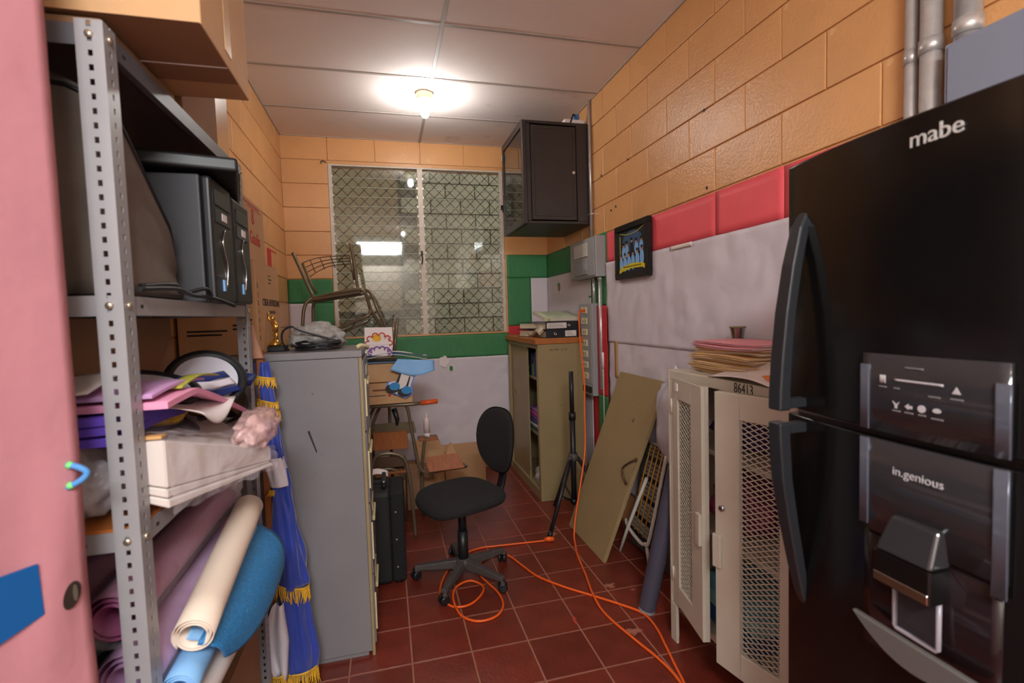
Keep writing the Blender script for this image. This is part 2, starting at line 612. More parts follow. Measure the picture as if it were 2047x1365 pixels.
# ceiling ------------------------------------------------------------------
ce = struct(MB().box(XL - .1, XR + .1, YN - .1, YB + .14, H + .012, H + .1).build('ceiling', TEE))
TX = .36
rows = [2.6904 + .61 * k for k in range(-8, 3)]
ylist = [YN] + [r for r in rows if YN < r < YB] + [YB]
for i, (x0, x1) in enumerate(((XL, TX), (TX, XR))):
    for y0, y1 in zip(ylist[:-1], ylist[1:]):
        st = (i == 1 and y0 > 3.2)
        MB().box(x0 + .008, x1 - .008, y0 + .008, y1 - .008, H, H + .011).build('ceiling_panel', CEILST if st else CEIL, ce, .002)
MB().box(TX - .011, TX + .011, YN, YB, H - .004, H + .011).build('main_tee', TEE, ce, .001)
for r in ylist[1:-1]:
    MB().box(XL, XR, r - .011, r + .011, H - .003, H + .010).build('cross_tee', TEE, ce, .001)
for x0, x1, y0, y1 in ((XL, XL + .014, YN, YB), (XR - .014, XR, YN, YB), (XL, XR, YB - .014, YB)):
    MB().box(x0, x1, y0, y1, H - .004, H + .011).build('wall_angle', TEE, ce)

# window ------------------------------------------------------------------
wf = MB()
wf.box(WX0, WX0 + .03, YB - .008, YB + .05, WZ0, WZ1).box(WX1 - .03, WX1, YB - .008, YB + .05, WZ0, WZ1)
wf.box(WX0, WX1, YB - .002, YB + .05, WZ1 - .014, WZ1)
win = struct(wf.build('window_1', ALU, None, .002))
MB().box(.326, .372, YB - .012, YB + .05, WZ0, WZ1 - .014).build('mullion', ALU, win, .002)
pitch, n_sl = .0815, 18


def slat(w):
    b = MB()
    h, t = .0812, .005
    b.cur = 0
    b.box(-w / 2, w / 2, -t / 2, t / 2, -h / 2, h / 2)
    b.cur = 1
    b.box(-w / 2, w / 2, -.0036, .0036, -h / 2 - .0008, -h / 2 + .0042)
    return b.mesh('slat', [GLASS, GLEDGE])


for (a, b) in ((WX0 + .032, .324), (.374, WX1 - .032)):
    me = slat(b - a)
    for k in range(n_sl):
        o = bpy.data.objects.new('slat', me)
        COL.objects.link(o)
        o.parent = win
        z = WZ1 - .018 - .046 - pitch * k
        o.location = Vector(((a + b) / 2, YB + .022, z)) - win.location
        o.rotation_euler = (math.radians(1.0), 0, 0)
clips = MB()
for x in (WX0 + .031, .3245, .3735, WX1 - .031):
    for k in range(n_sl):
        z = WZ1 - .018 - .085 - pitch * k
        clips.box(x - .006, x + .006, YB - .004, YB + .02, z - .006, z + .012)
clips.build('slat_clip', mat('clip_metal', S(205, 196, 180), .4, metal=.5), win, kind='stuff')
hd = MB().box(.33, .35, YB - .03, YB - .01, 1.98, 2.02).tube([(.34, YB - .025, 2.0), (.345, YB - .04, 1.95), (.335, YB - .045, 1.9)], .005)
hd.build('louver_crank', BLACK, win)
hd = MB().box(WX1 - .025, WX1 - .005, YB - .03, YB - .008, 2.40, 2.44).tube([(WX1 - .015, YB - .025, 2.42), (WX1 - .01, YB - .04, 2.37)], .005)
hd.build('louver_crank', BLACK, win)
gr = MB()
gy = YB + .105
sp = .095
hh = WZ1 - WZ0
k = -hh
while k < (WX1 - WX0):
    for d in (1, -1):
        a = max(0, -k); b = min(hh, (WX1 - WX0) - k)
        if b > a + .01:
            pa, pb = (WX0 + k + a), (WX0 + k + b)
            if d == 1:
                gr.tube([(pa, gy, WZ0 + a), (pb, gy, WZ0 + b)], .0036, 4, caps=False)
            else:
                gr.tube([(WX0 + WX1 - pa, gy + .004, WZ0 + a), (WX0 + WX1 - pb, gy + .004, WZ0 + b)], .0036, 4, caps=False)
    k += sp
gr.build('security_grille', WIRE, win, kind='stuff')

tag(MB().tube([(-.43, YB - .004, 2.762), (-.45, YB - .02, 2.775), (-.47, YB - .022, 2.765), (-.465, YB - .02, 2.748)], .0035, 6, smoothen=4).build('wire_hook', WIRE), 'small bent wire hook at the top left corner of the window', 'hook')

# outside of the back window: a narrow yard and the next wall
yo = 6.7
wo = struct(MB().box(-2.2, 3.2, yo + .01, yo + .2, -.2, 3.7).build('wall_outside', GMORT))
bmesh_full = MB().box(-.192, .192, -.012, .012, -.092, .092).mesh('block', GBLOCK, .004)
for c in range(17):
    z = .1 + .2 * c
    x = .45 + (.2 if c % 2 else 0)
    while x < 2.6:
        o = bpy.data.objects.new('block', bmesh_full)
        COL.objects.link(o)
        o.parent = wo
        o.location = Vector((x, yo, z)) - wo.location
        x += .4
MB().box(-2.2, .22, yo - .10, yo + .01, 1.62, 3.7).build('plaster_panel', PLASTER, wo)
MB().box(-2.2, .22, yo - .14, yo + .01, 1.52, 1.62).build('plaster_ledge', PLASTER, wo)
struct(MB().box(-2.2, 3.2, YB + .14, yo + .2, -.2, 0).build('ground_outside', GMORT))

# ------------------------------------------------------------------ ceiling lamp, and a fill bulb added behind the camera
for (lx, ly, lab) in ((.328, 3.519, 'bare lit bulb in a white porcelain socket on the ceiling before the window'), (.40, -.75, 'added fill bulb in a white porcelain socket on the ceiling behind the camera')):
    lamp = thing('ceiling_lamp', lab, 'lamp', (lx, ly, H))
    MB().lathe([(.058, H), (.060, H - .014), (.052, H - .045), (.036, H - .066), (.030, H - .070)], (lx, ly, 0), 28).build('socket', SOCK, lamp)
    MB().lathe([(.026, H - .070), (.024, H - .085), (.018, H - .09)], (lx, ly, 0), 20).build('bulb_collar', WHITEF, lamp)
    MB().lathe([(.016, H - .09), (.026, H - .105), (.030, H - .125), (.028, H - .145), (.018, H - .163), (.0001, H - .170)], (lx, ly, 0), 24).build('bulb', BULB if ly > 0 else FILL_BULB, lamp)

# ------------------------------------------------------------------ paper on the walls
def wall_sheet(name, mt, plane, a0, a1, z0, z1, label, cat='paper sheet', group=None, off=.004, amp=.003, f=4.0, th=.0012):
    nu = max(2, int(abs(a1 - a0) / .02)); nv = max(2, int((z1 - z0) / .02))

    def fn(u, v):
        a, z = a0 + (a1 - a0) * u, z0 + (z1 - z0) * v
        d = off + abs(wrinkle(a, z, .2, amp, f))
        if plane == 'r':
            return (XR - d - .004, a, z)
        if plane == 'b':
            return (a, YB - d - .004, z)
    ob = MB().grid(fn, nu, nv, th).build(name, mt)
    return tag(ob, label, cat, group)


# right wall
rb = thing('paper_border', 'long red paper border of joined sheets above the white paper on the right wall', 'paper border', (XR - .01, 2.1, 1.77))
for k, (a, b) in enumerate(((.95, 1.62), (1.61, 2.02), (2.01, 2.62), (2.60, 3.21))):
    MB().grid(lambda u, v, a=a, b=b, k=k: (XR - .006 - .0012 * (k % 2) - abs(wrinkle(a + (b - a) * u, v * .2, 3, .0012, 6)), a + (b - a) * u, 1.768 + .208 * v), 12, 5, .001).build('sheet', REDP, rb)
wall_sheet('wall_paper', WHITEP, 'r', .95, 3.2, 1.215, 1.772, 'upper wrinkled white paper sheet under the red border on the right wall', amp=.016, f=4.2)
wall_sheet('wall_paper', WHITEP, 'r', .95, 3.19, .22, 1.235, 'lower wrinkled white paper sheet behind the leaning khaki door', amp=.016, f=4.2, off=.0015)
wall_sheet('wall_paper', GREENP, 'r', 3.19, 3.52, 1.475, 1.99, 'green paper piece behind the grey breaker box')
wall_sheet('wall_paper', REDD, 'r', 3.17, 3.335, .825, 1.475, 'dark red vertical paper strip right of the outlet box', off=.024, amp=.001)
wall_sheet('wall_paper', GREENP, 'r', 3.17, 3.335, .30, .825, 'green vertical paper strip low under the dark red strip', off=.024, amp=.001)
wall_sheet('wall_paper', REDD, 'r', 3.345, 3.47, .22, .85, 'dark red paper strip under the outlet box')
wall_sheet('wall_paper', WHITEP, 'r', 3.475, 4.49, .2, 1.77, 'white paper behind the khaki cabinet on the right wall', amp=.004)
wall_sheet('wall_paper', GREENP, 'r', 3.525, 4.49, 1.772, 1.99, 'green paper band in the far corner left of the breaker box')
wall_sheet('wall_tape', mat('brown_tape', S(186, 138, 80), .4), 'r', 3.035, 3.075, .98, 1.228, 'brown strip of tape on white paper above the leaning door', 'tape', off=.014, amp=.001)
wall_sheet('wall_tape', mat('white_tape', S(226, 214, 206), .4), 'r', 2.19, 2.39, 1.752, 1.772, 'white strip of tape under the red border on white paper', 'tape', off=.014, amp=.001)
# back wall
wall_sheet('wall_paper', GREENP, 'b', -.785, -.425, 1.577, 1.781, 'green paper band left of the window')
wall_sheet('wall_paper', WHITEP, 'b', -.785, -.60, 1.27, 1.576, 'small white paper piece left of the window behind the raised school chair')
wall_sheet('wall_paper', GREENP, 'b', -.60, -.425, 1.265, 1.576, 'green vertical paper piece beside the lower left window corner')
wall_sheet('wall_paper', GREENP, 'b', -.785, 1.12, 1.048, 1.26, 'long green paper band under the window sill', amp=.002)
wall_sheet('wall_paper', WHITEP, 'b', -.785, 1.12, .13, 1.05, 'large wrinkled white paper sheet under the green band below the window', amp=.012, f=4.5)
wall_sheet('wall_paper', GREENP, 'b', 1.12, 1.525, 1.77, 1.988, 'green paper band right of the window under the black rack')
wall_sheet('wall_paper', GREENP, 'b', 1.12, 1.352, 1.322, 1.77, 'green vertical paper piece right of the window')
wall_sheet('wall_paper', WHITEP, 'b', 1.352, 1.525, 1.2, 1.77, 'white paper piece in the right corner behind the binders', amp=.002)
wall_sheet('wall_paper', REDD, 'b', 1.12, 1.352, 1.2, 1.322, 'small red paper square beside the binders')
# scalloped white cut-out and green emblem on the white paper, small emblem in the corner
pl = [(math.cos(a) * .045 * (1 + .12 * math.cos(5 * a)), math.sin(a) * .05 * (1 + .12 * math.cos(5 * a))) for a in [2 * PI * k / 30 for k in range(30)]]
tag(MB().prism(pl, (.50, YB - .018, 1.02), (1, 0, 0), (0, 0, 1), .002).build('paper_cutout', WHITEF), 'white scalloped paper cut-out overlapping the green band under the window', 'paper cut-out')
em = thing('paper_emblem', 'oval paper emblem with green shape on the white sheet under the window', 'emblem', (.56, YB - .02, .93))
pl = [(math.cos(a) * .03, math.sin(a) * .036) for a in [2 * PI * k / 24 for k in range(24)]]
MB().prism(pl, (.56, YB - .016, .957), (1, 0, 0), (0, 0, 1), .002).build('backing', WHITEF, em)
pl = [(-.014, .005), (-.006, .032), (.001, .012), (.008, .028), (.022, .004), (.018, -.02), (.004, -.03), (-.012, -.02)]
MB().prism(pl, (.56, YB - .019, .957), (1, 0, 0), (0, 0, 1), .002).build('green_shape', GREENP, em)
em = thing('paper_emblem', 'small oval green and red emblem on white paper above the binders', 'emblem', (XR - .015, 4.173, 1.63))
pl = [(math.cos(a) * .026, math.sin(a) * .036) for a in [2 * PI * k / 24 for k in range(24)]]
MB().prism(pl, (XR - .014, 4.173, 1.665), (0, -1, 0), (0, 0, 1), .002).build('backing', GREENP, em)
pl = [(math.cos(a) * .013, math.sin(a) * .018) for a in [2 * PI * k / 12 for k in range(12)]]
MB().prism(pl, (XR - .017, 4.173, 1.655), (0, -1, 0), (0, 0, 1), .002).build('red_centre', mat('emblem_amber', S(206, 130, 50), .5), em)

# ------------------------------------------------------------------ framed group photograph
fy0, fy1, fz0, fz1 = 2.572, 2.995, 1.635, 1.978
pf = thing('picture_frame', 'black framed group photo hanging on the red and white paper', 'picture', (XR - .03, (fy0 + fy1) / 2, fz0))
b = MB()
for a in ((fy0, fy1, fz0, fz0 + .035), (fy0, fy1, fz1 - .035, fz1), (fy0, fy0 + .04, fz0 + .035, fz1 - .035), (fy1 - .04, fy1, fz0 + .035, fz1 - .035)):
    b.box(XR - .045, XR - .016, *a)
b.build('frame', mat('frame_black', S(24, 20, 20), .3), pf, .003)
xf = XR - .030
b = MB()
mts = [mat('photo_navy', S(30, 36, 52), .3), mat('photo_gold', S(214, 196, 40), .35), mat('photo_skin', S(176, 128, 104), .4),
       mat('photo_shirt', S(128, 176, 226), .4), mat('photo_dark', S(26, 24, 30), .4), mat('photo_haze', S(58, 84, 116), .4)]
b.cur = 0
b.box(xf - .001, xf + .006, fy0 + .038, fy1 - .038, fz0 + .033, fz1 - .033)
W_, H_ = fy1 - fy0, fz1 - fz0


def pp(u, v, k=1):
    return (xf - .001 - .0006 * k, fy1 - u * W_, fz0 + v * H_)


def ell(u, v, ru, rv, k=1, n=14):
    b.prism([(math.cos(2 * PI * i / n) * ru * W_, math.sin(2 * PI * i / n) * rv * H_) for i in range(n)], pp(u, v, k), (0, -1, 0), (0, 0, 1), .0005)


def quad(pts, k=1):
    b.prism([(u * W_, v * H_) for u, v in pts], (xf - .001 - .0006 * k, fy1, fz0), (0, -1, 0), (0, 0, 1), .0005)


b.cur = 5
ell(.5, .66, .3, .2, 1)
for k, (u, v) in enumerate([(.24, .62), (.34, .64), (.49, .68), (.63, .65), (.77, .66)]):
    b.cur = 4 if k == 2 else 3
    ell(u, v - .13, .055, .12, 2)
    b.cur = 2
    ell(u, v, .03, .042, 3)
    b.cur = 4
    ell(u, v + .025, .032, .028, 4)
for k, (u, v) in enumerate([(.17, .42), (.29, .43), (.41, .44), (.53, .45), (.66, .47), (.79, .5)]):
    b.cur = 3
    ell(u, v - .16, .058, .14, 5)
    b.cur = 2
    ell(u, v, .03, .042, 6)
    b.cur = 4
    ell(u, v + .028, .032, .026, 7)
b.cur = 1
quad([(.11, .18), (.2, .23), (.5, .27), (.8, .25), (.89, .21), (.89, .13), (.8, .17), (.5, .18), (.2, .14), (.11, .10)], 8)
quad([(.12, .2), (.135, .2), (.135, .8), (.12, .8)], 2)
quad([(.865, .22), (.88, .22), (.88, .86), (.865, .86)], 2)
b.build('group_photo', mts, pf)
b = MB()
b.tube([pp(.12, .86, 2), pp(.3, .81, 2), pp(.5, .80, 2), pp(.7, .83, 2), pp(.88, .91, 2)], .0022, 5, smoothen=4)
b.build('gold_swag', mts[1], pf)
b = MB()
for k in range(9):
    quad_y = .25 + k * .06
    b.box(xf - .0072, xf - .0065, fy1 - (quad_y + .035) * W_, fy1 - quad_y * W_, fz0 + .205 * H_, fz0 + .228 * H_)
b.build('caption_print', INK, pf)

# ------------------------------------------------------------------ electrical on the right wall
cd = thing('conduit', 'thin vertical metal conduit from the ceiling to the breaker box', 'conduit', (XR - .02, 3.42, 1.98))
MB().tube([(XR - .02, 3.42, H - .004), (XR - .02, 3.42, 1.975)], .0115, 14).build('pipe', GALV, cd)
MB().box(XR - .034, XR - .006, 3.40, 3.44, 2.15, 2.16).build('clamp', GALV, cd)
bk = thing('breaker_box', 'grey breaker box with two square covers at the bottom of the conduit', 'electrical box', (XR - .05, 3.4, 1.67))
MB().box(1.446, XR - .005, 3.21, 3.69, 1.68, 1.968).build('box', BOXGREY, bk, .004, 2)
MB().box(1.438, 1.447, 3.225, 3.675, 1.69, 1.96).build('cover', BOXGREY, bk, .003)
MB().box(1.43, 1.439, 3.33, 3.58, 1.835, 1.935).build('window_plate', mat('box_plate', S(186, 184, 178), .35), bk, .003)
hatch = MB().box(1.425, 1.439, 3.33, 3.58, 1.705, 1.81).build('hatch', mat('box_plate2', S(140, 140, 142), .4), bk, .003)
MB().box(1.42, 1.426, 3.335, 3.36, 1.735, 1.78).build('latch', BOXGREY, hatch, .001)
for (yy, r, lab) in ((3.37, .012, 'left of two short conduits between breaker box and outlet box'), (3.262, .014, 'right of two short conduits between breaker box and outlet box')):
    c2 = thing('conduit', lab, 'conduit', (XR - .03, yy, 1.48))
    MB().tube([(XR - .032, yy, 1.684), (XR - .032, yy, 1.495 if yy > 3.3 else .87)], r, 12).build('pipe', GALV, c2)
    MB().tube([(XR - .032, yy, 1.68), (XR - .032, yy, 1.66)], r * 1.35, 12).build('connector', GALV, c2)
ob = thing('outlet_box', 'tall grey metal box with a column of ivory outlets', 'outlet box', (XR - .04, 3.43, .81))
MB().box(1.462, XR - .005, 3.335, 3.585, .81, 1.495).build('box', BOXGREY, ob, .003, 2)
MB().box(1.458, 1.463, 3.35, 3.575, .90, 1.485).build('face_plate', BOXGREY, ob, .001)
MB().box(1.448, 1.463, 3.36, 3.57, .83, .875).build('end_plate', BLACK, ob, .002)
for k in range(7):
    z = 1.445 - k * .082
    o = MB().box(1.452, 1.459, 3.41, 3.52, z - .024, z + .024).build('outlet', OUTLET, ob, .003)
    MB().box(1.4508, 1.4522, 3.44, 3.447, z - .012, z + .012).build('slot', INK, o)
    MB().box(1.4508, 1.4522, 3.475, 3.482, z - .012, z + .012).build('slot', INK, o)
cc = thing('conduit', 'pale thin conduit running down to the floor right of the outlet box', 'conduit', (XR - .02, 3.23, .1))
MB().tube([(XR - .025, 3.24, 1.04), (XR - .025, 3.245, .1)], .008, 10).build('pipe', WHTUBE, cc)
MB().tube([(XR - .025, 3.24, 1.14), (XR - .025, 3.24, 1.03)], .014, 10).build('sleeve', WHITEF, cc)
# big conduits and grey box behind the fridge
gb = thing('wiring_box', 'blue grey metal wiring box on the wall above the black refrigerator', 'electrical box', (1.49, .67, 1.79))
MB().box(1.452, XR - .003, .32, 1.0, 1.79, 2.103).build('box', BLUEGREY, gb, .004, 2)
MB().box(1.446, 1.453, .325, .99, 1.8, 2.095).build('cover', BLUEGREY, gb, .003)
for (y, x, r, z0, lab) in ((1.124, 1.506, .0165, .2, 'thinnest and leftmost of three steel conduits by the refrigerator'),
                           (1.066, 1.50, .026, .2, 'middle and thickest of three steel conduits by the refrigerator'),
                           (.972, 1.492, .029, 2.105, 'steel conduit entering the top of the blue grey wiring box')):
    c3 = thing('conduit', lab, 'conduit', (x, y, z0))
    MB().tube([(x, y, H - .004), (x, y, z0)], r, 18).build('pipe', GALV, c3)
    MB().tube([(x, y, 2.16), (x, y, 2.12)], r * 1.12, 18).build('coupling', GALV, c3)

# ------------------------------------------------------------------ black wall rack
rk = thing('server_rack', 'black wall mounted rack cabinet with a glass door near the ceiling', 'cabinet', (1.27, 3.75, 2.085))
x0, x1, y0, y1, z0, z1 = 1.0, XR - .004, 3.445, 4.06, 2.085, 2.82
MB().box(x0 + .03, x1, y0, y1, z0, z0 + .02).box(x0 + .03, x1, y0, y1, z1 - .02, z1).box(x1 - .02, x1, y0, y1, z0 + .02, z1 - .02).box(x0 + .03, x1 - .02, y1 - .02, y1, z0 + .02, z1 - .02).build('shell', BLACKM, rk, .003)
MB().box(x0 + .03, x0 + .06, y0, y0 + .02, z0 + .02, z1 - .02).build('corner_post', BLACKM, rk, .003)
MB().box(x1 - .11, x1 - .02, y0, y0 + .02, z0 + .02, z1 - .02).build('corner_post', BLACKM, rk, .003)
sp_ = MB().box(x0 + .065, x1 - .115, y0 + .004, y0 + .012, z0 + .03, z1 - .03).build('side_panel', BLACKM, rk, .002)
MB().box(x0 + .09, x1 - .14, y0 + .001, y0 + .006, z0 + .055, z1 - .055).build('panel_relief', BLACKM, sp_, .002)
MB().lathe([(.012, 0), (.012, -.006), (.007, -.008)], (x1 - .135, y0 + .004, 2.46), 14, 'y').build('lock', mat('lock_pale', S(206, 196, 186), .3, metal=.4), sp_)
dr = MB()
dr.box(x0, x0 + .03, y0, y0 + .035, z0, z1).box(x0, x0 + .03, y1 - .035, y1, z0, z1).box(x0, x0 + .03, y0 + .035, y1 - .035, z0, z0 + .045).box(x0, x0 + .03, y0 + .035, y1 - .035, z1 - .045, z1)
dr = dr.build('door', BLACKM, rk, .003)
MB().box(x0 + .008, x0 + .013, y0 + .035, y1 - .035, z0 + .045, z1 - .045).build('glass', DGLASS, dr)
MB().box(x0 - .008, x0, y1 - .03, y1 - .01, 2.42, 2.5).build('latch', CHROME, dr, .002)
MB().box(x0 - .008, x0, y1 - .03, y1 - .01, 2.7, 2.75).build('hinge', CHROME, dr, .002)
un = MB()
for k in range(4):
    un.box(x0 + .12, x1 - .1, y0 + .06, y1 - .06, z0 + .06 + k * .11, z0 + .10 + k * .11)
un.build('rack_unit', DKGREY, rk, .002)
rt = thing('router', 'small white router box with blue plug on top of the black rack', 'router', (1.44, 3.55, z1))
MB().box(1.34, 1.50, 3.48, 3.60, z1, z1 + .04).build('case', WHITEF, rt, .004)
MB().box(1.42, 1.455, 3.47, 3.50, z1 + .04, z1 + .075).build('blue_plug', mat('plug_blue', S(60, 110, 180), .4), rt, .003)
MB().tube([(1.43, 3.475, z1 + .05), (1.41, 3.47, z1 + .07), (1.395, 3.47, z1 + .04), (1.385, 3.472, z1 + .006)], .006, 8, smoothen=5).build('lead', CABLE, rt)

# ------------------------------------------------------------------ khaki cabinet with sliding doors
kc = thing('storage_cabinet', 'khaki metal cabinet with sliding doors and a wood top under the binders', 'cabinet', (1.28, 3.95, 0))
x0, x1, y0, y1 = 1.09, 1.468, 3.50, 4.42
MB().box(x0, x1, y0, y0 + .015, 0, 1.20).build('side_panel', KHAKI, kc, .002)
MB().box(x0, x1, y1 - .015, y1, 0, 1.20).build('side_panel', KHAKI, kc, .002)
MB().box(x1 - .01, x1, y0 + .015, y1 - .015, .0, 1.2).build('back_panel', KHAKI, kc)
MB().box(x0 + .003, x1 - .01, y0 + .015, y1 - .015, 1.165, 1.2).build('top_rail', KHAKI, kc)
MB().box(x0 + .003, x1 - .01, y0 + .015, y1 - .015, 0, .07).build('plinth', KHAKI, kc)
MB().box(x0 + .001, x0 + .02, y0 + .015, y0 + .045, .07, 1.165).build('front_post', KHAKI, kc)
MB().box(x0 + .001, x0 + .02, y1 - .045, y1 - .015, .07, 1.165).build('front_post', KHAKI, kc)
MB().box(x0 - .018, x1 + .012, y0 - .012, y1 + .01, 1.2, 1.243).build('wood_top', WOODO, kc, .004)
d = MB().box(x0 + .022, x0 + .034, 3.86, 4.38, .07, 1.165).build('sliding_door', KHAKI, kc, .002)
MB().lathe([(.026, 0), (.026, -.004), (.018, -.004), (.016, .004)], (x0 + .022, 4.26, .74), 18, 'x').build('finger_pull', KHAKI2, d)
MB().box(x0 + .04, x0 + .05, 4.0, 4.38, .07, 1.165).build('sliding_door', KHAKI, kc, .002)
for z in (.45, .90):
    MB().box(x0 + .055, x1 - .01, y0 + .016, y1 - .016, z, z + .022).build('shelf', KHAKI, kc, .002)
q = MB()
for k, (xa, w_, h_) in enumerate(((1.185, .008, .014), (1.198, .010, .012), (1.213, .003, .014), (1.222, .003, .014), (1.231, .008, .012), (1.244, .008, .013), (1.258, .016, .003), (1.285, .022, .003), (1.315, .007, .016))):
    q.box(xa, xa + w_, y0 - .0006, y0 + .0005, 1.156 - h_ / 2, 1.156 + h_ / 2)
q.build('faded_marks', mat('faded_ink', S(92, 74, 54), .6), kc)
cols = [((60, 60, 120), .12), ((110, 60, 130), .08), ((70, 150, 60), .10), ((200, 190, 190), .06)]


def books(zb, ylist_, hs, labels):
    for k, (yy, hgt, c) in enumerate(hs):
        o = MB().box(x0 + .06, x0 + .22, yy, yy + .03, zb, zb + hgt).build('book', mat('book%d%d' % (int(zb * 100), k), S(*c), .5), None, .002)
        tag(o, labels[k], 'book')


books(.922, None, [(3.75, .20, (50, 56, 110)), (3.79, .16, (96, 64, 120)), (3.83, .10, (80, 160, 70)), (3.88, .19, (40, 40, 60))],
      ['navy book nearest the side panel on the top shelf of the khaki cabinet', 'violet book on the top shelf of the khaki cabinet', 'low green book on the top shelf of the khaki cabinet', 'dark blue book farthest on the top shelf of the khaki cabinet'])
for k, (c, h, lab) in enumerate([((230, 150, 50), .035, 'orange packet lying on the top shelf edge of the khaki cabinet'), ]):
    tag(MB().box(x0 + .056, x0 + .16, 3.64, 3.72, .922, .922 + h).build('packet', mat('packet_or', S(*c), .5), None, .003), lab, 'packet')
zz = .472
for k, (c, h) in enumerate([((60, 90, 90), .03), ((200, 200, 196), .025), ((70, 70, 130), .03), ((120, 70, 140), .035), ((206, 80, 150), .03), ((150, 100, 160), .025)]):
    tag(MB().box(x0 + .06, x0 + .26, 3.72, 3.99, zz, zz + h).build('folded_cloth', mat('cloth%d' % k, S(*c), .8), None, .006), ['grey green folded cloth at the bottom of the middle shelf pile in the khaki cabinet', 'white folded cloth in the middle shelf pile of the khaki cabinet', 'indigo folded cloth in the middle shelf pile of the khaki cabinet', 'violet folded cloth in the middle shelf pile of the khaki cabinet', 'bright pink folded cloth in the middle shelf pile of the khaki cabinet', 'pale purple folded cloth topping the middle shelf pile in the khaki cabinet'][k], 'cloth')
    zz += h + .001
tag(MB().blob((x0 + .07, 3.68, .135), (.055, .07, .075), 3, .5, 2.5, 4, -.065).build('plastic_bag', FILM2), 'crumpled clear plastic bag in the bottom of the khaki cabinet', 'bag')

# binders and magazine on the khaki cabinet
zt = 1.243


def binder(x0, x1, y0, y1, z, h, rz, label, spine_lab, hole):
    t = thing('ring_binder', label, 'binder', ((x0 + x1) / 2, (y0 + y1) / 2, z))
    cx, cy = (x0 + x1) / 2, (y0 + y1) / 2
    R = Matrix.Translation((cx, cy, 0)) @ Matrix.Rotation(rz, 4, 'Z') @ Matrix.Translation((-cx, -cy, 0))
    q = MB(); q.M = R
    q.box(x0, x1, y0, y0 + .004, z, z + h).box(x0, x1, y0 + .004, y1, z, z + .003).box(x0, x1, y0 + .004, y1, z + h - .003, z + h)
    q.build('cover', mat('binder_black', S(30, 30, 34), .4), t)
    q = MB(); q.M = R
    q.box(x0 + .012, x1 - .01, y0 + .01, y1 - .012, z + .004, z + h - .012)
    q.build('pages', mat('page_edges', S(190, 176, 150), .8, var=.3, vscale=60, stretch=(1, 1, 30)), t)
    q = MB(); q.M = R
    q.box(x0 + spine_lab[0], x0 + spine_lab[1], y0 - .001, y0 + .001, z + h * .15, z + h * .85)
    lb = q.build('spine_label', mat('label_white', S(212, 204, 198), .6), t)
    q = MB(); q.M = R
    for k in range(3):
        q.box(x0 + spine_lab[0] + .012, x0 + spine_lab[1] - .02 - .01 * k, y0 - .0018, y0 - .0009, z + h * (.3 + .17 * k), z + h * (.34 + .17 * k))
    q.build('label_writing', mat('pen_grey', S(96, 90, 100), .6), lb)
    q = MB(); q.M = R
    q.lathe([(.012, 0), (.011, -.002), (.006, -.002), (.005, .001)], (x0 + hole, y0, z + h * .5), 16, 'y')
    q.build('finger_ring', CHROME, t)
    return t


binder(1.17, 1.46, 3.53, 3.80, zt, .062, 0, 'bottom black ring binder with the label at its right end on the khaki cabinet', (.155, .245), .075)
binder(1.165, 1.45, 3.535, 3.80, zt + .064, .060, .03, 'black ring binder second from the bottom with a long label on its spine', (.01, .17), .19)
binder(1.12, 1.38, 3.80, 4.06, zt, .060, .5, 'far black ring binder lying skewed behind the front binders', (.05, .16), .2)
binder(1.12, 1.38, 3.82, 4.08, zt + .064, .055, .8, 'upper far black ring binder with a loosened cover beside the window', (.05, .16), .2)
mg = thing('magazine_stack', 'pale magazine with green spine mark lying on top of the binders', 'magazine', (1.31, 3.67, zt + .126))
MB().grid(lambda u, v: (1.165 + .285 * u - .02 * v, 3.54 + .24 * v, zt + .152 + .045 * v + .008 * math.sin(v * 2.5) - .002 * u), 4, 8, .024).build('pages', mat('mag_pages', S(206, 194, 176), .6), mg)
MB().grid(lambda u, v: (1.165 + .285 * u - .02 * v, 3.54 + .24 * v, zt + .156 + .045 * v + .008 * math.sin(v * 2.5) - .002 * u), 4, 8, .003).build('cover', mat('mag_cover', S(176, 186, 156), .35, var=.25, vscale=12), mg)
MB().box(1.19, 1.21, 3.5375, 3.5395, zt + .131, zt + .148).build('spine_mark', mat('mag_green', S(150, 176, 50), .5), mg)
tag(MB().grid(lambda u, v: (1.13 + .06 * u, 3.6 + .3 * v, zt + .035 + .05 * u + .02 * math.sin(6 * v)), 4, 8, .02).build('paper_bundle', mat('loose_papers', S(186, 172, 148), .7, var=.3, vscale=30)), 'bundle of bent loose papers sticking out left of the binders', 'papers')

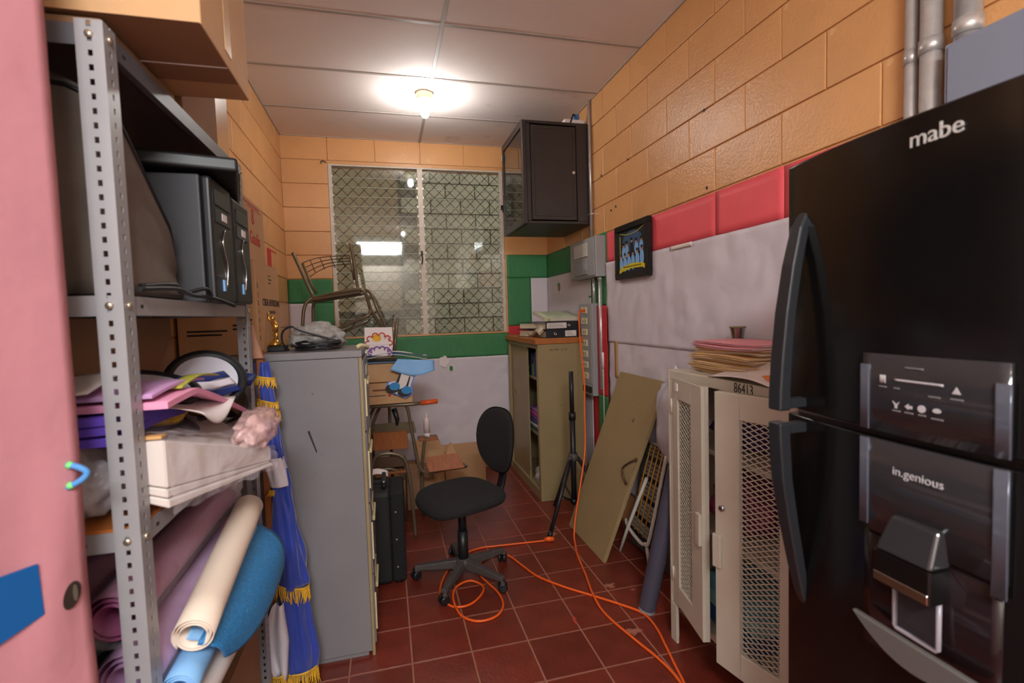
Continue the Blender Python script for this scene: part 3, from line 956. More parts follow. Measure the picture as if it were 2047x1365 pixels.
# ------------------------------------------------------------------ speaker tripod
tr = thing('tripod_stand', 'black tripod speaker stand in front of the khaki cabinet', 'tripod', (1.199, 3.1, 0))
MB().tube([(1.199, 3.1, .12), (1.199, 3.1, .74)], .019, 16).build('lower_pole', BLACK, tr)
MB().tube([(1.199, 3.1, .74), (1.197, 3.1, 1.035)], .0155, 16).build('upper_pole', BLACK, tr)
MB().tube([(1.199, 3.1, .705), (1.199, 3.1, .755)], .024, 16).build('clamp_collar', BLACK, tr)
MB().lathe([(.034, .425), (.036, .45), (.03, .475)], (1.199, 3.1, 0), 16).build('leg_collar', CHARC, tr)
MB().tube([(1.199, 3.1, .45), (1.15, 3.05, .455)], .012, 10).build('knob', CHARC, tr)
MB().lathe([(.026, .13), (.026, .16)], (1.199, 3.1, 0), 14).build('brace_collar', BLACK, tr)
for a in (216.7, 336.7, 96.7):
    c, s_ = math.cos(math.radians(a)), math.sin(math.radians(a))
    lg = MB().tube([(1.199 + .03 * c, 3.1 + .03 * s_, .445), (1.199 + .29 * c, 3.1 + .29 * s_, .03)], .013, 12).build('leg', BLACK, tr)
    MB().tube([(1.199 + .285 * c, 3.1 + .285 * s_, .035), (1.199 + .308 * c, 3.1 + .308 * s_, .002)], .016, 12).build('rubber_foot', BLACK, lg)
    MB().tube([(1.199 + .02 * c, 3.1 + .02 * s_, .145), (1.199 + .165 * c, 3.1 + .165 * s_, .23)], .007, 8).build('brace', BLACK, tr)

# ------------------------------------------------------------------ leaning khaki door
ld = thing('cabinet_door', 'loose khaki cabinet door leaning on the white paper wall', 'door panel', (1.14, 2.78, 0))
BLc, BRc, TRc, TLc = Vector((1.136, 3.05, .002)), Vector((1.141, 2.522, .002)), Vector((1.490, 2.414, 1.034)), Vector((1.488, 2.952, 1.034))
nn = (BRc - BLc).cross(TLc - BLc).normalized()
if nn.x > 0:
    nn = -nn
tk = -nn * .022
MB().hexa([BLc, BRc, BRc + tk, BLc + tk, TLc, TRc, TRc + tk, TLc + tk]).build('panel', KHAKI2, ld, .002)
P = lambda v, o=0: Vector(v) + nn * o
h0, h1 = Vector((1.334, 2.470, .592)), Vector((1.289, 2.508, .452))
hm = (h0 + h1) / 2 + (BLc - BRc).normalized() * .05
MB().tube([P(h0, .004), P(h0 + (hm - h0) * .4, .022), P(hm, .028), P(h1 + (hm - h1) * .4, .022), P(h1, .004)], .006, 8, smoothen=5).build('pull_handle', mat('bronze_handle', S(92, 66, 50), .35, metal=.6), ld)
for h in (h0, h1):
    MB().tube([P(h, .0), P(h, .006)], .012, 10).build('handle_rosette', mat('bronze2', S(110, 84, 62), .35, metal=.6), ld)

# ------------------------------------------------------------------ folding wire rack, sack, pipe
fr = thing('folding_rack', 'folded white tube rack with grey slats and yellow rods behind the leaning door', 'rack', (1.35, 2.5, 0))
MB().tube([(1.29, 2.606, .008), (1.322, 2.561, .17), (1.388, 2.453, .489)], .010, 10).build('leg', WHTUBE, fr)
MB().tube([(1.345, 2.36, .004), (1.335, 2.375, .15)], .009, 10).build('leg', WHTUBE, fr)
MB().tube([(1.350, 2.64, .180), (1.332, 2.577, .161), (1.327, 2.43, .136), (1.330, 2.378, .150), (1.342, 2.348, .2), (1.437, 2.314, .687)], .010, 10, smoothen=5).build('frame_tube', WHTUBE, fr)
MB().tube([(1.455, 2.56, .666), (1.437, 2.314, .687)], .008, 8).build('frame_tube', WHTUBE, fr)
A0, A1, B0, B1 = Vector((1.352, 2.60, .175)), Vector((1.462, 2.54, .66)), Vector((1.350, 2.40, .16)), Vector((1.452, 2.335, .672))
for k in range(4):
    t = (k + .6) / 4.2
    MB().tube([A0 + (B0 - A0) * t + Vector((-.007, 0, 0)), A1 + (B1 - A1) * t + Vector((-.007, 0, 0))], .0045, 6).build('rod', RODY, fr)
for k in range(22):
    t = k / 22
    a, b2 = A0 + (A1 - A0) * t, B0 + (B1 - B0) * t
    c_, d_ = A0 + (A1 - A0) * (t + .030), B0 + (B1 - B0) * (t + .030)
    o_ = Vector((.006, 0, 0))
    if k % 5 != 3:
        MB().hexa([a, b2, b2 + o_, a + o_, c_, d_, d_ + o_, c_ + o_]).build('slat', SLATG, fr)
# dark panel standing behind the rack
tag(MB().hexa([(1.415, 2.70, .004), (1.415, 2.27, .004), (1.435, 2.27, .004), (1.435, 2.70, .004), (1.478, 2.66, .64), (1.478, 2.25, .64), (1.498, 2.25, .64), (1.498, 2.66, .64)]).build('board', mat('dark_grey_board', S(74, 68, 64), .7, var=.25, vscale=40), None, .003), 'dark grey board standing on the floor behind the folded white rack', 'board')
sk = MB()
sk.blob((1.452, 2.26, .83), (.055, .16, .27), 4, .22, 2.2, 11)
for i_, v in enumerate(sk.v):
    v.x = min(v.x, 1.50)
tag(sk.build('plastic_sack', WHITEBAG), 'white plastic sack wedged above the folded rack beside the beige locker', 'sack')
tag(MB().tube([(1.452, 2.36, .62), (1.44, 2.40, .70), (1.425, 2.36, .72), (1.41, 2.28, .76), (1.40, 2.22, .84)], .003, 6, smoothen=5).build('thin_cord', CABLE), 'thin dark cord hanging in front of the white plastic sack', 'cord')
pp_ = thing('plastic_pipe', 'grey blue plastic pipe leaning against the side of the beige locker', 'pipe', (1.147, 2.04, 0))
q = MB()
pa, pb = Vector((1.147, 2.045, .012)), Vector((1.222, 1.893, .74))
q.tube([pa, pb], .040, 22, caps=False)
q.tube([pa, pb], .036, 22, caps=False)
q.build('tube', PIPEM, pp_)
dx_ = (pb - pa).normalized()
MB().tube([pa - dx_ * .004, pa + dx_ * .012], .0405, 22, caps=False).build('cut_rim', mat('pipe_rim', S(150, 140, 140), .5), pp_)

# ------------------------------------------------------------------ beige mesh locker
lk = thing('mesh_locker', 'beige metal locker with two half open mesh doors beside the refrigerator', 'locker', (1.34, 1.49, 0))
x0, x1, y0, y1, zb, zt_ = 1.15, 1.522, 1.13, 1.845, .17, 1.18
MB().box(x0, x1, y1 - .012, y1, zb, zt_).build('side_panel', BEIGE, lk, .002)
MB().box(x0, x1, y0, y0 + .012, zb, zt_).build('side_panel', BEIGE, lk, .002)
MB().box(x0, x1, y0 + .012, y1 - .012, zt_ - .04, zt_).build('top_rail', BEIGE, lk, .002)
MB().box(x0 + .002, x1, y0 + .012, y1 - .012, zb, zb + .03).build('bottom_panel', BEIGE, lk, .002)
MB().box(x1 - .012, x1, y0 + .012, y1 - .012, zb + .03, zt_ - .04).build('back_panel', BEIGE, lk)
MB().box(x0, x0 + .025, y1 - .037, y1 - .0125, zb + .03, zt_ - .04).build('front_stile', BEIGE, lk, .002)
MB().box(x0, x0 + .025, y0 + .0125, y0 + .037, zb + .03, zt_ - .04).build('front_stile', BEIGE, lk, .002)
for (lx, ly) in ((x0, y1 - .045), (x0, y0), (x1 - .04, y1 - .045), (x1 - .04, y0)):
    MB().box(lx, lx + .012, ly, ly + .045, 0, zb - .001).box(lx + .012, lx + .038, ly + (.038 if ly > 1.5 else 0), ly + (.045 if ly > 1.5 else .007), 0, zb - .001).build('leg', BEIGE, lk, .002)
for z in (.58, .895):
    MB().box(x0 + .03, x1 - .013, y0 + .013, y1 - .013, z - .02, z).build('shelf', BEIGE, lk, .002)
text('86413.', .05, (x0 - .0006, 1.385, 1.158), '-x', INK, lk, squash=.75)


def mesh_door(hinge, free, label, lock_side, latch):
    """hinge/free are (x,y); door from hinge to free; z .19..1.15"""
    h, f = Vector((*hinge, 0)), Vector((*free, 0))
    ux = (f - h)
    wdt = ux.length
    ux.normalize()
    n_ = Vector((0, 0, 1)).cross(ux)
    if n_.x > 0:
        n_ = -n_
    M4 = Matrix.Identity(4)
    for i in range(3):
        M4[i][0], M4[i][1], M4[i][2] = ux[i], n_[i], (0, 0, 1)[i]
    M4[0][3], M4[1][3] = h.x, h.y
    z0, z1, t = .192, 1.152, .016
    ml, mr, mb, mt_ = .05, wdt - .095, z0 + .085, z1 - .085
    q = MB(); q.M = M4
    q.box(0, ml, -t, 0, z0, z1).box(mr, wdt, -t, 0, z0, z1).box(ml, mr, -t, 0, z0, mb).box(ml, mr, -t, 0, mt_, z1)
    dd = q.build('door', BEIGE, lk, .002)
    q = MB(); q.M = M4
    q.box(wdt - .012, wdt, -t - .012, -t, z0, z1).box(0, wdt - .012, -t - .012, -t, z0, z0 + .01).box(0, wdt - .012, -t - .012, -t, z1 - .01, z1)
    q.build('door_lip', BEIGE, dd, .001)
    # expanded metal
    q = MB(); q.M = M4
    cw, ch = .036, .0090
    nc, nr = int((mr - ml) / cw) + 1, int((mt_ - mb) / ch)
    rr_ = .0016
    for r_ in range(nr + 1):
        zc = mb + r_ * ch
        for c_ in range(nc * 2):
            xa, xb = ml + c_ * cw / 2, ml + (c_ + 1) * cw / 2
            if xa >= mr:
                break
            xb2 = min(xb, mr)
            up = (c_ + r_) % 2 == 0
            za, zb_ = (zc, zc + ch) if up else (zc + ch, zc)
            if xb2 < xb:
                zb_ = za + (zb_ - za) * (xb2 - xa) / (xb - xa)
            za, zb_ = min(za, mt_), min(zb_, mt_)
            yc = -.008
            q.hexa([(xa, yc - rr_, za - rr_), (xb2, yc - rr_, zb_ - rr_), (xb2, yc + rr_, zb_ - rr_), (xa, yc + rr_, za - rr_), (xa, yc - rr_, za + rr_), (xb2, yc - rr_, zb_ + rr_), (xb2, yc + rr_, zb_ + rr_), (xa, yc + rr_, za + rr_)])
    q.build('expanded_mesh', BEIGE, dd, kind='stuff')
    q = MB(); q.M = M4
    q.box(wdt - .03, wdt + .002, .0005, .014, latch[0], latch[1])
    q.build('latch_plate', BEIGE, dd, .002)
    if lock_side:
        q = MB(); q.M = M4
        q.lathe([(.011, .001), (.011, .007), (.004, .009)], (wdt - .03, 0, .755), 14, 'y')
        q.build('lock', CHROME, dd)
    for zc in (z0 + .12, z1 - .12):
        q = MB(); q.M = M4
        q.tube([(-.004, .003, zc - .03), (-.004, .003, zc + .03)], .005, 8)
        q.build('hinge', BEIGE, dd)
    if not lock_side:
        q = MB(); q.M = M4
        q.box(.035, .06, .0005, .004, z1 - .05, z1 - .02)
        q.build('sticker', WHITEF, dd)
    return dd


mesh_door((1.146, 1.806), (1.092, 1.537), '', False, (.56, .68))
mesh_door((1.146, 1.165), (1.072, 1.437), '', True, (.545, .66))
# things in the locker
def cloth_pile(c, r, mt, label, seed, flat):
    return tag(MB().blob(c, r, 4, .35, 2.4, seed, flat).build('cloth_bundle', mt), label, 'cloth')


cloth_pile((1.32, 1.57, 1.0), (.11, .125, .115), mat('purple_cloth', S(76, 50, 116), .6, var=.2), 'purple cloth bundle on the top shelf of the beige locker', 3, -.1)
cloth_pile((1.30, 1.54, .69), (.12, .12, .12), mat('magenta_cloth', S(140, 34, 84), .6, var=.2), 'magenta cloth bundle on the middle shelf of the beige locker', 8, -.105)
cloth_pile((1.33, 1.27, .98), (.11, .1, .10), mat('coral_cloth', S(190, 110, 110), .7, var=.3), 'coral cloth bundle behind the lower door mesh on the top locker shelf', 21, -.08)
cloth_pile((1.33, 1.27, .66), (.10, .1, .09), mat('dark_cloth', S(60, 70, 70), .7, var=.3), 'dark green cloth bundle behind the mesh on the middle locker shelf', 25, -.075)
for k, (c, z, lab) in enumerate((((40, 80, 130), .203, 'dark blue folded cloth lowest in the beige locker'), ((130, 180, 190), .27, 'pale teal folded cloth in the middle of the lowest locker pile'), ((90, 160, 180), .33, 'bright teal folded cloth on top of the lowest locker pile'))):
    tag(MB().grid(lambda u, v, z=z, k=k: (1.19 + .26 * u, 1.38 + .28 * v, z + .062 + .006 * math.sin(9 * u + k) * math.sin(7 * v)), 10, 10, .048).build('folded_cloth', mat('lock_cloth%d' % k, S(*c), .7), None), lab, 'cloth')

# folders on the locker
zz = zt_ + .0005
fold = []
for k in range(11):
    rot = random.uniform(-.09, .09)
    dx, dy = random.uniform(-.02, .02), random.uniform(-.025, .02)
    hgt = random.uniform(.006, .011)
    is_pink = k >= 9
    me_m = PINKFO if is_pink else MANILA
    R = Matrix.Translation((1.335 + dx, 1.60 + dy, zz)) @ Matrix.Rotation(rot, 4, 'Z')
    lab = ('pink folder on top of the manila folder stack on the beige locker' if k == 10 else 'pink folder second from the top of the stack on the beige locker') if is_pink else 'manila folder in the stack on top of the beige locker'
    t = thing('file_folder', lab, 'folder', (1.335 + dx, 1.60 + dy, zz), None if is_pink else 'manila folders on the beige locker')
    w_, l_ = .12, .18

    def sheet(u, v, dz, ex=0):
        return R @ Vector((-w_ + 2 * w_ * u - ex * (1 - u), -l_ + 2 * l_ * v, dz + .003 * math.sin(5 * v + k) * (1 - u)))
    MB().grid(lambda u, v: sheet(u, v, .0022), 4, 8, .0014).build('lower_flap', me_m, t)
    MB().grid(lambda u, v: sheet(u, v, hgt - .0015, -.008), 4, 8, hgt - .0055).build('papers', WHITEF, t)
    MB().grid(lambda u, v: sheet(u, v, hgt + .0004), 4, 8, .0014).build('upper_flap', me_m, t)
    zz += hgt + .0025
tag(MB().grid(lambda u, v: (1.125 + .16 * u + .02 * v, 1.245 + .33 * v, zt_ + .008 + .05 * u ** 1.5 + .012 * math.sin(3 * v + .5) - .02 * max(0, .25 - v)), 8, 12, .001).build('loose_paper', WHITEF), 'white paper sheet drooping over the front edge of the beige locker top', 'paper')
tag(MB().grid(lambda u, v: (1.155 + .13 * u, 1.25 + .06 * v, zt_ + .004 + .03 * v), 4, 4, .002).build('loose_paper', mat('orange_slip', S(226, 130, 50), .6)), 'orange paper slip under the drooping white sheet on the locker', 'paper')
gl = thing('foil_cup', 'small silver cup standing behind the folders on the locker', 'cup', (1.478, 1.86, zt_))
MB().lathe([(.022, 1.285), (.03, 1.345), (.032, 1.347), (.028, 1.345), (.02, 1.29)], (1.462, 1.80, 0), 18).build('cup', CHROME, gl)
MB().lathe([(.02, zt_ + .001), (.022, 1.285)], (1.462, 1.80, 0), 18).build('cup_base', CHROME, gl)
MB().lathe([(.0325, 1.345), (.034, 1.349), (.0325, 1.352)], (1.462, 1.80, 0), 18).build('rim', mat('cup_rim', S(120, 100, 70), .4), gl)

# ------------------------------------------------------------------ refrigerator
fg = thing('refrigerator', 'glossy black two door refrigerator with a water dispenser', 'refrigerator', (1.2, .605, 0))
y0, y1, xf0 = .285, .925, .885
MB().box(xf0 + .062, 1.505, y0, y1, .03, 1.735).build('body', BLACKG, fg, .006, 2)
MB().box(xf0 + .08, 1.49, y0 + .02, y1 - .02, 0, .03).build('base', BLACK, fg)


def bulge(y):
    t = (y - (y0 + y1) / 2) / ((y1 - y0) / 2)
    return xf0 - .032 * (1 - abs(t) ** 2.4)


def fdoor(z0, z1):
    q = MB()
    n = 24
    fs = []
    front, back = [], []
    for i in range(n + 1):
        y = y0 + (y1 - y0) * i / n
        front += [(bulge(y), y, z0), (bulge(y), y, z1)]
        back += [(xf0 + .058, y, z0), (xf0 + .058, y, z1)]
    vs = front + back
    o = len(front)
    for i in range(n):
        a = 2 * i
        fs += [(a, a + 1, a + 3, a + 2), (o + a, o + a + 2, o + a + 3, o + a + 1), (a, a + 2, o + a + 2, o + a), (a + 1, o + a + 1, o + a + 3, a + 3)]
    fs += [(0, o, o + 1, 1), (2 * n, 2 * n + 1, o + 2 * n + 1, o + 2 * n)]
    q.add(vs, fs)
    return q


fz = fdoor(1.205, 1.742).build('freezer_door', BLACKG, fg, .005, 2)
ldr = fdoor(.06, 1.192).build('fridge_door', BLACKG, fg, .005, 2)
for o in (fz, ldr):
    for p_ in o.data.polygons:
        p_.use_smooth = True
    o.modifiers.new('wn', 'WEIGHTED_NORMAL')
MB().box(xf0 + .02, xf0 + .055, y0 + .01, y1 - .01, 1.1925, 1.2045).build('door_gap_trim', mat('gap_trim', S(120, 112, 110), .35), fg)


def handle(zs, parent):
    """zs list of (z, x_outer, y, thick)"""
    q = MB()
    vs, fs = [], []
    for (z, xo, yc, dx, w2) in zs:
        vs += [(xo, yc - w2, z), (xo, yc + w2, z), (xo + dx, yc + w2, z), (xo + dx, yc - w2, z)]
    for i in range(len(zs) - 1):
        a = 4 * i
        for k in range(4):
            fs.append((a + k, a + (k + 1) % 4, a + 4 + (k + 1) % 4, a + 4 + k))
    n = 4 * (len(zs) - 1)
    fs += [(0, 3, 2, 1), (n, n + 1, n + 2, n + 3)]
    q.add(vs, fs)
    return q.build('handle', BLACKH, parent, .005, 3)


yh = .872
h1 = handle([(1.632, .872, yh, .02, .012), (1.60, .852, yh, .026, .015), (1.52, .832, yh, .026, .017), (1.42, .815, yh, .026, .018), (1.32, .804, yh, .027, .018), (1.25, .799, yh, .028, .018), (1.212, .798, yh, .03, .018)], fz)
MB().box(.82, .887, yh - .012, yh + .012, 1.215, 1.235).build('standoff', BLACKH, h1, .002)
h2 = handle([(1.186, .798, yh, .03, .018), (1.15, .799, yh, .028, .018), (1.06, .806, yh, .027, .018), (.96, .824, yh, .026, .017), (.86, .846, yh, .024, .015), (.80, .862, yh, .02, .013), (.77, .875, yh, .014, .010)], ldr)
MB().box(.82, .887, yh - .012, yh + .012, 1.160, 1.182).build('standoff', BLACKH, h2, .002)
# brand lettering and display


def bl(yc):
    return bulge(yc) - .0012


text('mabe', .038, (bl(.60), .597, 1.70), ((-.03, -1, 0), (0, 0, 1)), SILV, fz, ext=.0012)


def front_patch(yA, yB, z0, z1, off, th):
    n = 14

    def fn(u, v):
        y = yA + (yB - yA) * u
        return (bulge(y) - off, y, z0 + (z1 - z0) * v)
    return MB().grid(fn, n, 2, th)


pd = .007
PY0, PY1 = .49, .712
pnl = front_patch(PY1, PY0, 1.206, 1.345, pd, .006).build('display_panel', PANELB, fz)
pnl2 = front_patch(PY1, PY0, 1.02, 1.191, pd, .006).build('dispenser_panel', PANELB, ldr)
front_patch(PY1 + .002, PY1 - .014, 1.207, 1.325, pd + .0035, .0035).build('panel_edge', PANELE, fz)
front_patch(PY0 + .016, PY0 - .002, 1.207, 1.315, pd + .0035, .0035).build('panel_edge', PANELE, fz)
front_patch(PY1 + .002, PY1 - .014, 1.03, 1.190, pd + .0035, .0035).build('panel_edge', PANELE, ldr)
front_patch(PY0 + .016, PY0 - .002, 1.0, 1.190, pd + .0035, .0035).build('panel_edge', PANELE, ldr)
xp = bulge(.60) - pd - .0012
front_patch(.652, .575, 1.300, 1.3035, pd + .001, .001).build('level_bar', DIMW, pnl)
front_patch(.678, .668, 1.294, 1.308, pd + .001, .001).build('icon', DIMW, pnl)
q = MB()
q.prism([(-.006, -.005), (.006, -.005), (0, .006)], (bulge(.555) - pd - .001, .556, 1.296), (0, -1, 0), (0, 0, 1), .001)
q.build('icon', DIMW, pnl)
for k, yy in enumerate((.648, .627, .606, .583)):
    q = MB()
    xx = bulge(yy) - pd - .001
    if k == 0:
        q.prism([(-.006, .006), (0, .001), (.006, .006), (.002, -.001), (.002, -.006), (-.002, -.006), (-.002, -.001)], (xx, yy, 1.259), (0, -1, 0), (0, 0, 1), .001)
    elif k == 1:
        q.prism([(-.006, 0), (0, .005), (0, .002), (.006, .002), (.006, -.003), (0, -.003), (0, -.005)], (xx, yy, 1.259), (0, -1, 0), (0, 0, 1), .001)
    else:
        q.prism([(math.cos(a) * .0062, math.sin(a) * .0062 * (1 if k == 2 else (.8 if math.sin(a) > 0 else .45))) for a in [2 * PI * i / 16 for i in range(16)]], (xx, yy, 1.259), (0, -1, 0), (0, 0, 1), .001)
    q.build('icon', DIMW, pnl)
for (yy, z, w_) in ((.673, 1.286, .014), (.648, 1.286, .010), (.588, 1.280, .018), (.556, 1.281, .018), (.648, 1.247, .014), (.627, 1.247, .014), (.606, 1.247, .012), (.583, 1.245, .018), (.62, 1.323, .030)):
    front_patch(yy + w_ / 2, yy - w_ / 2, z, z + .0025, pd + .001, .001).build('icon_caption', DIMG, pnl)
text('in.genious', .021, (bulge(.615) - pd - .0012, .612, 1.142), ((-.03, -1, 0), (0, 0, 1)), DIMW, pnl2, ext=.0006)
# water dispenser below the panel
rc = front_patch(.71, .495, .80, 1.019, .0015, .002).build('dispenser_recess', mat('recess_gloss', S(30, 20, 22), .12), ldr)
q = MB()
xs_ = bulge(.60)
q.hexa([(xs_ - .046, .562, 1.010), (xs_ - .046, .655, 1.010), (xs_, .655, 1.010), (xs_, .562, 1.010), (xs_ - .018, .570, 1.068), (xs_ - .018, .648, 1.068), (xs_, .648, 1.068), (xs_, .570, 1.068)])
sp2 = q.build('water_spout', PANELB, ldr, .006, 3)
MB().box(xs_ - .044, xs_, .564, .653, .952, 1.009).build('spout_front', BLACKG, sp2, .003, 2)
MB().box(xs_ - .0465, xs_ - .0435, .566, .655, .955, .971).build('chrome_band', CHROME, sp2, .001)
MB().box(xs_ - .018, xs_ - .012, .570, .640, .870, .951).build('dispense_lever', CLEARP, ldr, .002)
MB().tube([(xs_ - .015, .570, .951), (xs_ - .015, .570, .874), (xs_ - .015, .573, .870), (xs_ - .015, .637, .870), (xs_ - .015, .64, .874), (xs_ - .015, .64, .951)], .004, 8).build('lever_rim', mat('lever_rim', S(150, 142, 150), .2, alpha=.8), ldr)
q = MB()
pts = [(u, -.05 * (1 - (u / .11) ** 2)) for u in [(-.11 + .22 * i / 16) for i in range(17)]]
q.prism(pts, (bulge(.60) - .012, .605, .86), (0, -1, 0), (0, 0, 1), .012)
q.build('drip_tray', mat('drip_grey', S(104, 100, 98), .25, metal=.3), ldr, .002)

# ------------------------------------------------------------------ steel shelving
sh = thing('steel_shelving', 'grey slotted angle shelving unit loaded with craft material on the left', 'shelving', (-.6, 1.42, 0))
SX0, SX1, SY0, SY1, SZ = -.745, -.45, 1.02, 1.86, 1.962
holep = .0245


def plate_x(x0, x1, y, z0, z1, t=.002):
    """slotted plate in the XZ plane"""
    q = MB()
    c = (x0 + x1) / 2
    hw = .0036
    q.box(x0, c - hw, y, y + t, z0, z1).box(c + hw, x1, y, y + t, z0, z1)
    z = z0
    while z < z1:
        q.box(c - hw, c + hw, y, y + t, z, min(z + holep - .0105, z1))
        z += holep
    return q


def post(x, y, dx, dy, lean=0):
    w_ = .042
    q = plate_x(min(x, x + dx * w_), max(x, x + dx * w_), y if dy > 0 else y - .002, 0, SZ)
    o = q.build('post', STEEL, sh)
    # other leg of the angle
    q = MB()
    ya, yb = min(y, y + dy * w_), max(y, y + dy * w_)
    xa = x if dx > 0 else x - .002
    c = (ya + yb) / 2
    hw = .0036
    q.box(xa, xa + .002, ya + .002, c - hw, 0, SZ).box(xa, xa + .002, c + hw, yb, 0, SZ)
    z = .008
    while z < SZ:
        q.box(xa, xa + .002, c - hw, c + hw, z, min(z + holep - .0105, SZ))
        z += holep
    q.build('post_flange', STEEL, o)
    return o


for (x, y, dx, dy) in ((SX1, SY0, -1, 1), (SX1, SY1, -1, -1), (SX0, SY0, 1, 1), (SX0, SY1, 1, -1)):
    post(x, y, dx, dy)
SHZ = (1.955, 1.490, 1.062, .58)
for k, z in enumerate(SHZ):
    q = MB()
    e = .003
    q.box(SX0 + e, SX1 - e, SY0 + e, SY1 - e, z - .0015, z)
    q.box(SX1 - e - .0015, SX1 - e, SY0 + e, SY1 - e, z - .036, z - .0015).box(SX0 + e, SX0 + e + .0015, SY0 + e, SY1 - e, z - .036, z - .0015)
    q.box(SX0 + e, SX1 - e, SY0 + e, SY0 + e + .0015, z - .036, z - .0015).box(SX0 + e, SX1 - e, SY1 - e - .0015, SY1 - e, z - .036, z - .0015)
    q.box(SX1 - e - .014, SX1 - e - .0015, SY0 + e, SY1 - e, z - .036, z - .0345)
    o = q.build('shelf_board', STEELD if k == 0 else STEEL, sh)
    if k >= 2:
        MB().box(SX0 + .01, SX1 - .006, SY0 + .006, SY1 - .006, z, z + .006).build('board_liner', WOODO, o)
    for yy in (SY0 + .018, SY1 - .018):
        MB().lathe([(.007, 0), (.006, .004), (.002, .005)], (SX1, yy, z - .018), 10, 'x').build('bolt', BOLT, o)
    MB().lathe([(.007, 0), (.006, -.004), (.002, -.005)], (SX1 - .021, SY0, z - .018), 10, 'y').build('bolt', BOLT, o)
    MB().box(SX1 - .10, SX1 - .085, SY0 + .0005, SY0 + .003, z - .022, z - .015).build('slot', INK, o)
    MB().box(SX1 - .0032, SX1 - .0028, SY0 + .07, SY0 + .082, z - .022, z - .015).build('slot', INK, o)
# gusset brace under the top shelf at the far end
MB().box(SX0 + .005, SX1 - .06, SY1 - .006, SY1 - .003, 1.86, 1.89).build('cross_brace', STEEL, sh)

# boxes on top of the shelving
def carton(name, x0, x1, y0, y1, z0, z1, label, mt=CARD, flaps=True, tape=None):
    t = thing(name, label, 'box', ((x0 + x1) / 2, (y0 + y1) / 2, z0))
    MB().box(x0, x1, y0, y1, z0, z1 - .003).build('body', mt, t, .003, 2)
    if flaps:
        yc = (y0 + y1) / 2
        MB().box(x0 + .001, x1 - .001, y0 + .001, yc - .001, z1 - .003, z1).build('flap', mt, t)
        MB().box(x0 + .001, x1 - .001, yc + .001, y1 - .001, z1 - .003, z1).build('flap', mt, t)
    return t


bb = carton('cardboard_box', -.742, -.308, 1.055, 1.392, SHZ[0] + .036, 2.42, 'large cardboard box overhanging the near top of the shelving', CARD)
MB().box(-.3075, -.3065, 1.20, 1.245, 2.02, 2.419).build('tape', TAPE, bb)
MB().box(-.7, -.309, 1.05, 1.3, SHZ[0] + .0355, SHZ[0] + .0362).build('bottom_flap', CARDD, bb)
MB().box(-.735, -.31, 1.219, 1.2225, SHZ[0] + .0345, SHZ[0] + .0355).build('flap_seam', WHITEF, bb)
carton('cardboard_box', -.74, -.47, 1.06, 1.38, SHZ[0] + .001, SHZ[0] + .034, 'flat cardboard tray under the large box on the shelving', CARDD, False)
b2 = carton('cardboard_box', -.742, -.478, 1.45, 1.845, SHZ[0] + .001, 2.40, 'taped cardboard box at the far end of the shelving top', CARDD)
MB().box(-.4785, -.4775, 1.72, 1.84, SHZ[0] + .003, 2.399).build('tape', TAPE, b2)

# on the filing cabinet behind: two printed boxes
FX0, FX1, FY0, FY1, FZ = -.77, -.10, 2.11, 2.57, 1.305
cb = carton('printed_box', -.772, -.49, 2.135, 2.565, FZ + .001, 1.68, 'brown printed cereal box on the filing cabinet against the left wall', CARD)
text('CEREAL NUTRICIONAL', .043, (-.4893, 2.40, 1.515), '+x', INK, cb, squash=.74)
MB().box(-.4896, -.4892, 2.35, 2.47, 1.470, 1.482).build('print_line', mat('faint_print', S(104, 78, 52), .7), cb)
q = MB()
for k in range(7):
    q.box(-.4896, -.4892, 2.16 + .004 * (k % 2), 2.168, 1.36 + k * .035, 1.38 + k * .035)
for k in range(3):
    q.box(-.4896, -.4892, 2.36, 2.40 + .02 * (k % 2), 1.60 + k * .016, 1.605 + k * .016)
q.build('small_print', INK, cb)
q = MB()
for (xa, xb, z) in ((-.74, -.60, 1.40), (-.74, -.62, 1.385), (-.58, -.51, 1.42), (-.58, -.51, 1.405), (-.53, -.51, 1.44)):
    q.box(xa, xb, 2.1338, 2.1346, z, z + .007)
q.build('side_print', INK, cb)
rbx = carton('printed_box', -.772, -.508, 2.09, 2.415, 1.681, 1.925, 'brown box with red print on top of the cereal box', CARD)
text('8', .09, (-.5073, 2.23, 1.86), '+x', REDINK, rbx)
text('Gaulis', .075, (-.5073, 2.25, 1.775), '+x', REDINK, rbx, squash=.9)
MB().box(-.508, -.5074, 2.10, 2.34, 1.905, 1.912).box(-.508, -.5074, 2.16, 2.36, 1.895, 1.899).build('red_line', REDINK, rbx)
# red strip of tape on the left wall
tag(MB().box(XL + .002, XL + .006, 3.80, 3.92, 1.83, 1.955).box(XL + .002, XL + .005, 3.92, 4.10, 1.945, 1.955).build('red_tape_strip', REDD), 'red strip of paper stuck on the left wall above the cereal box', 'tape')

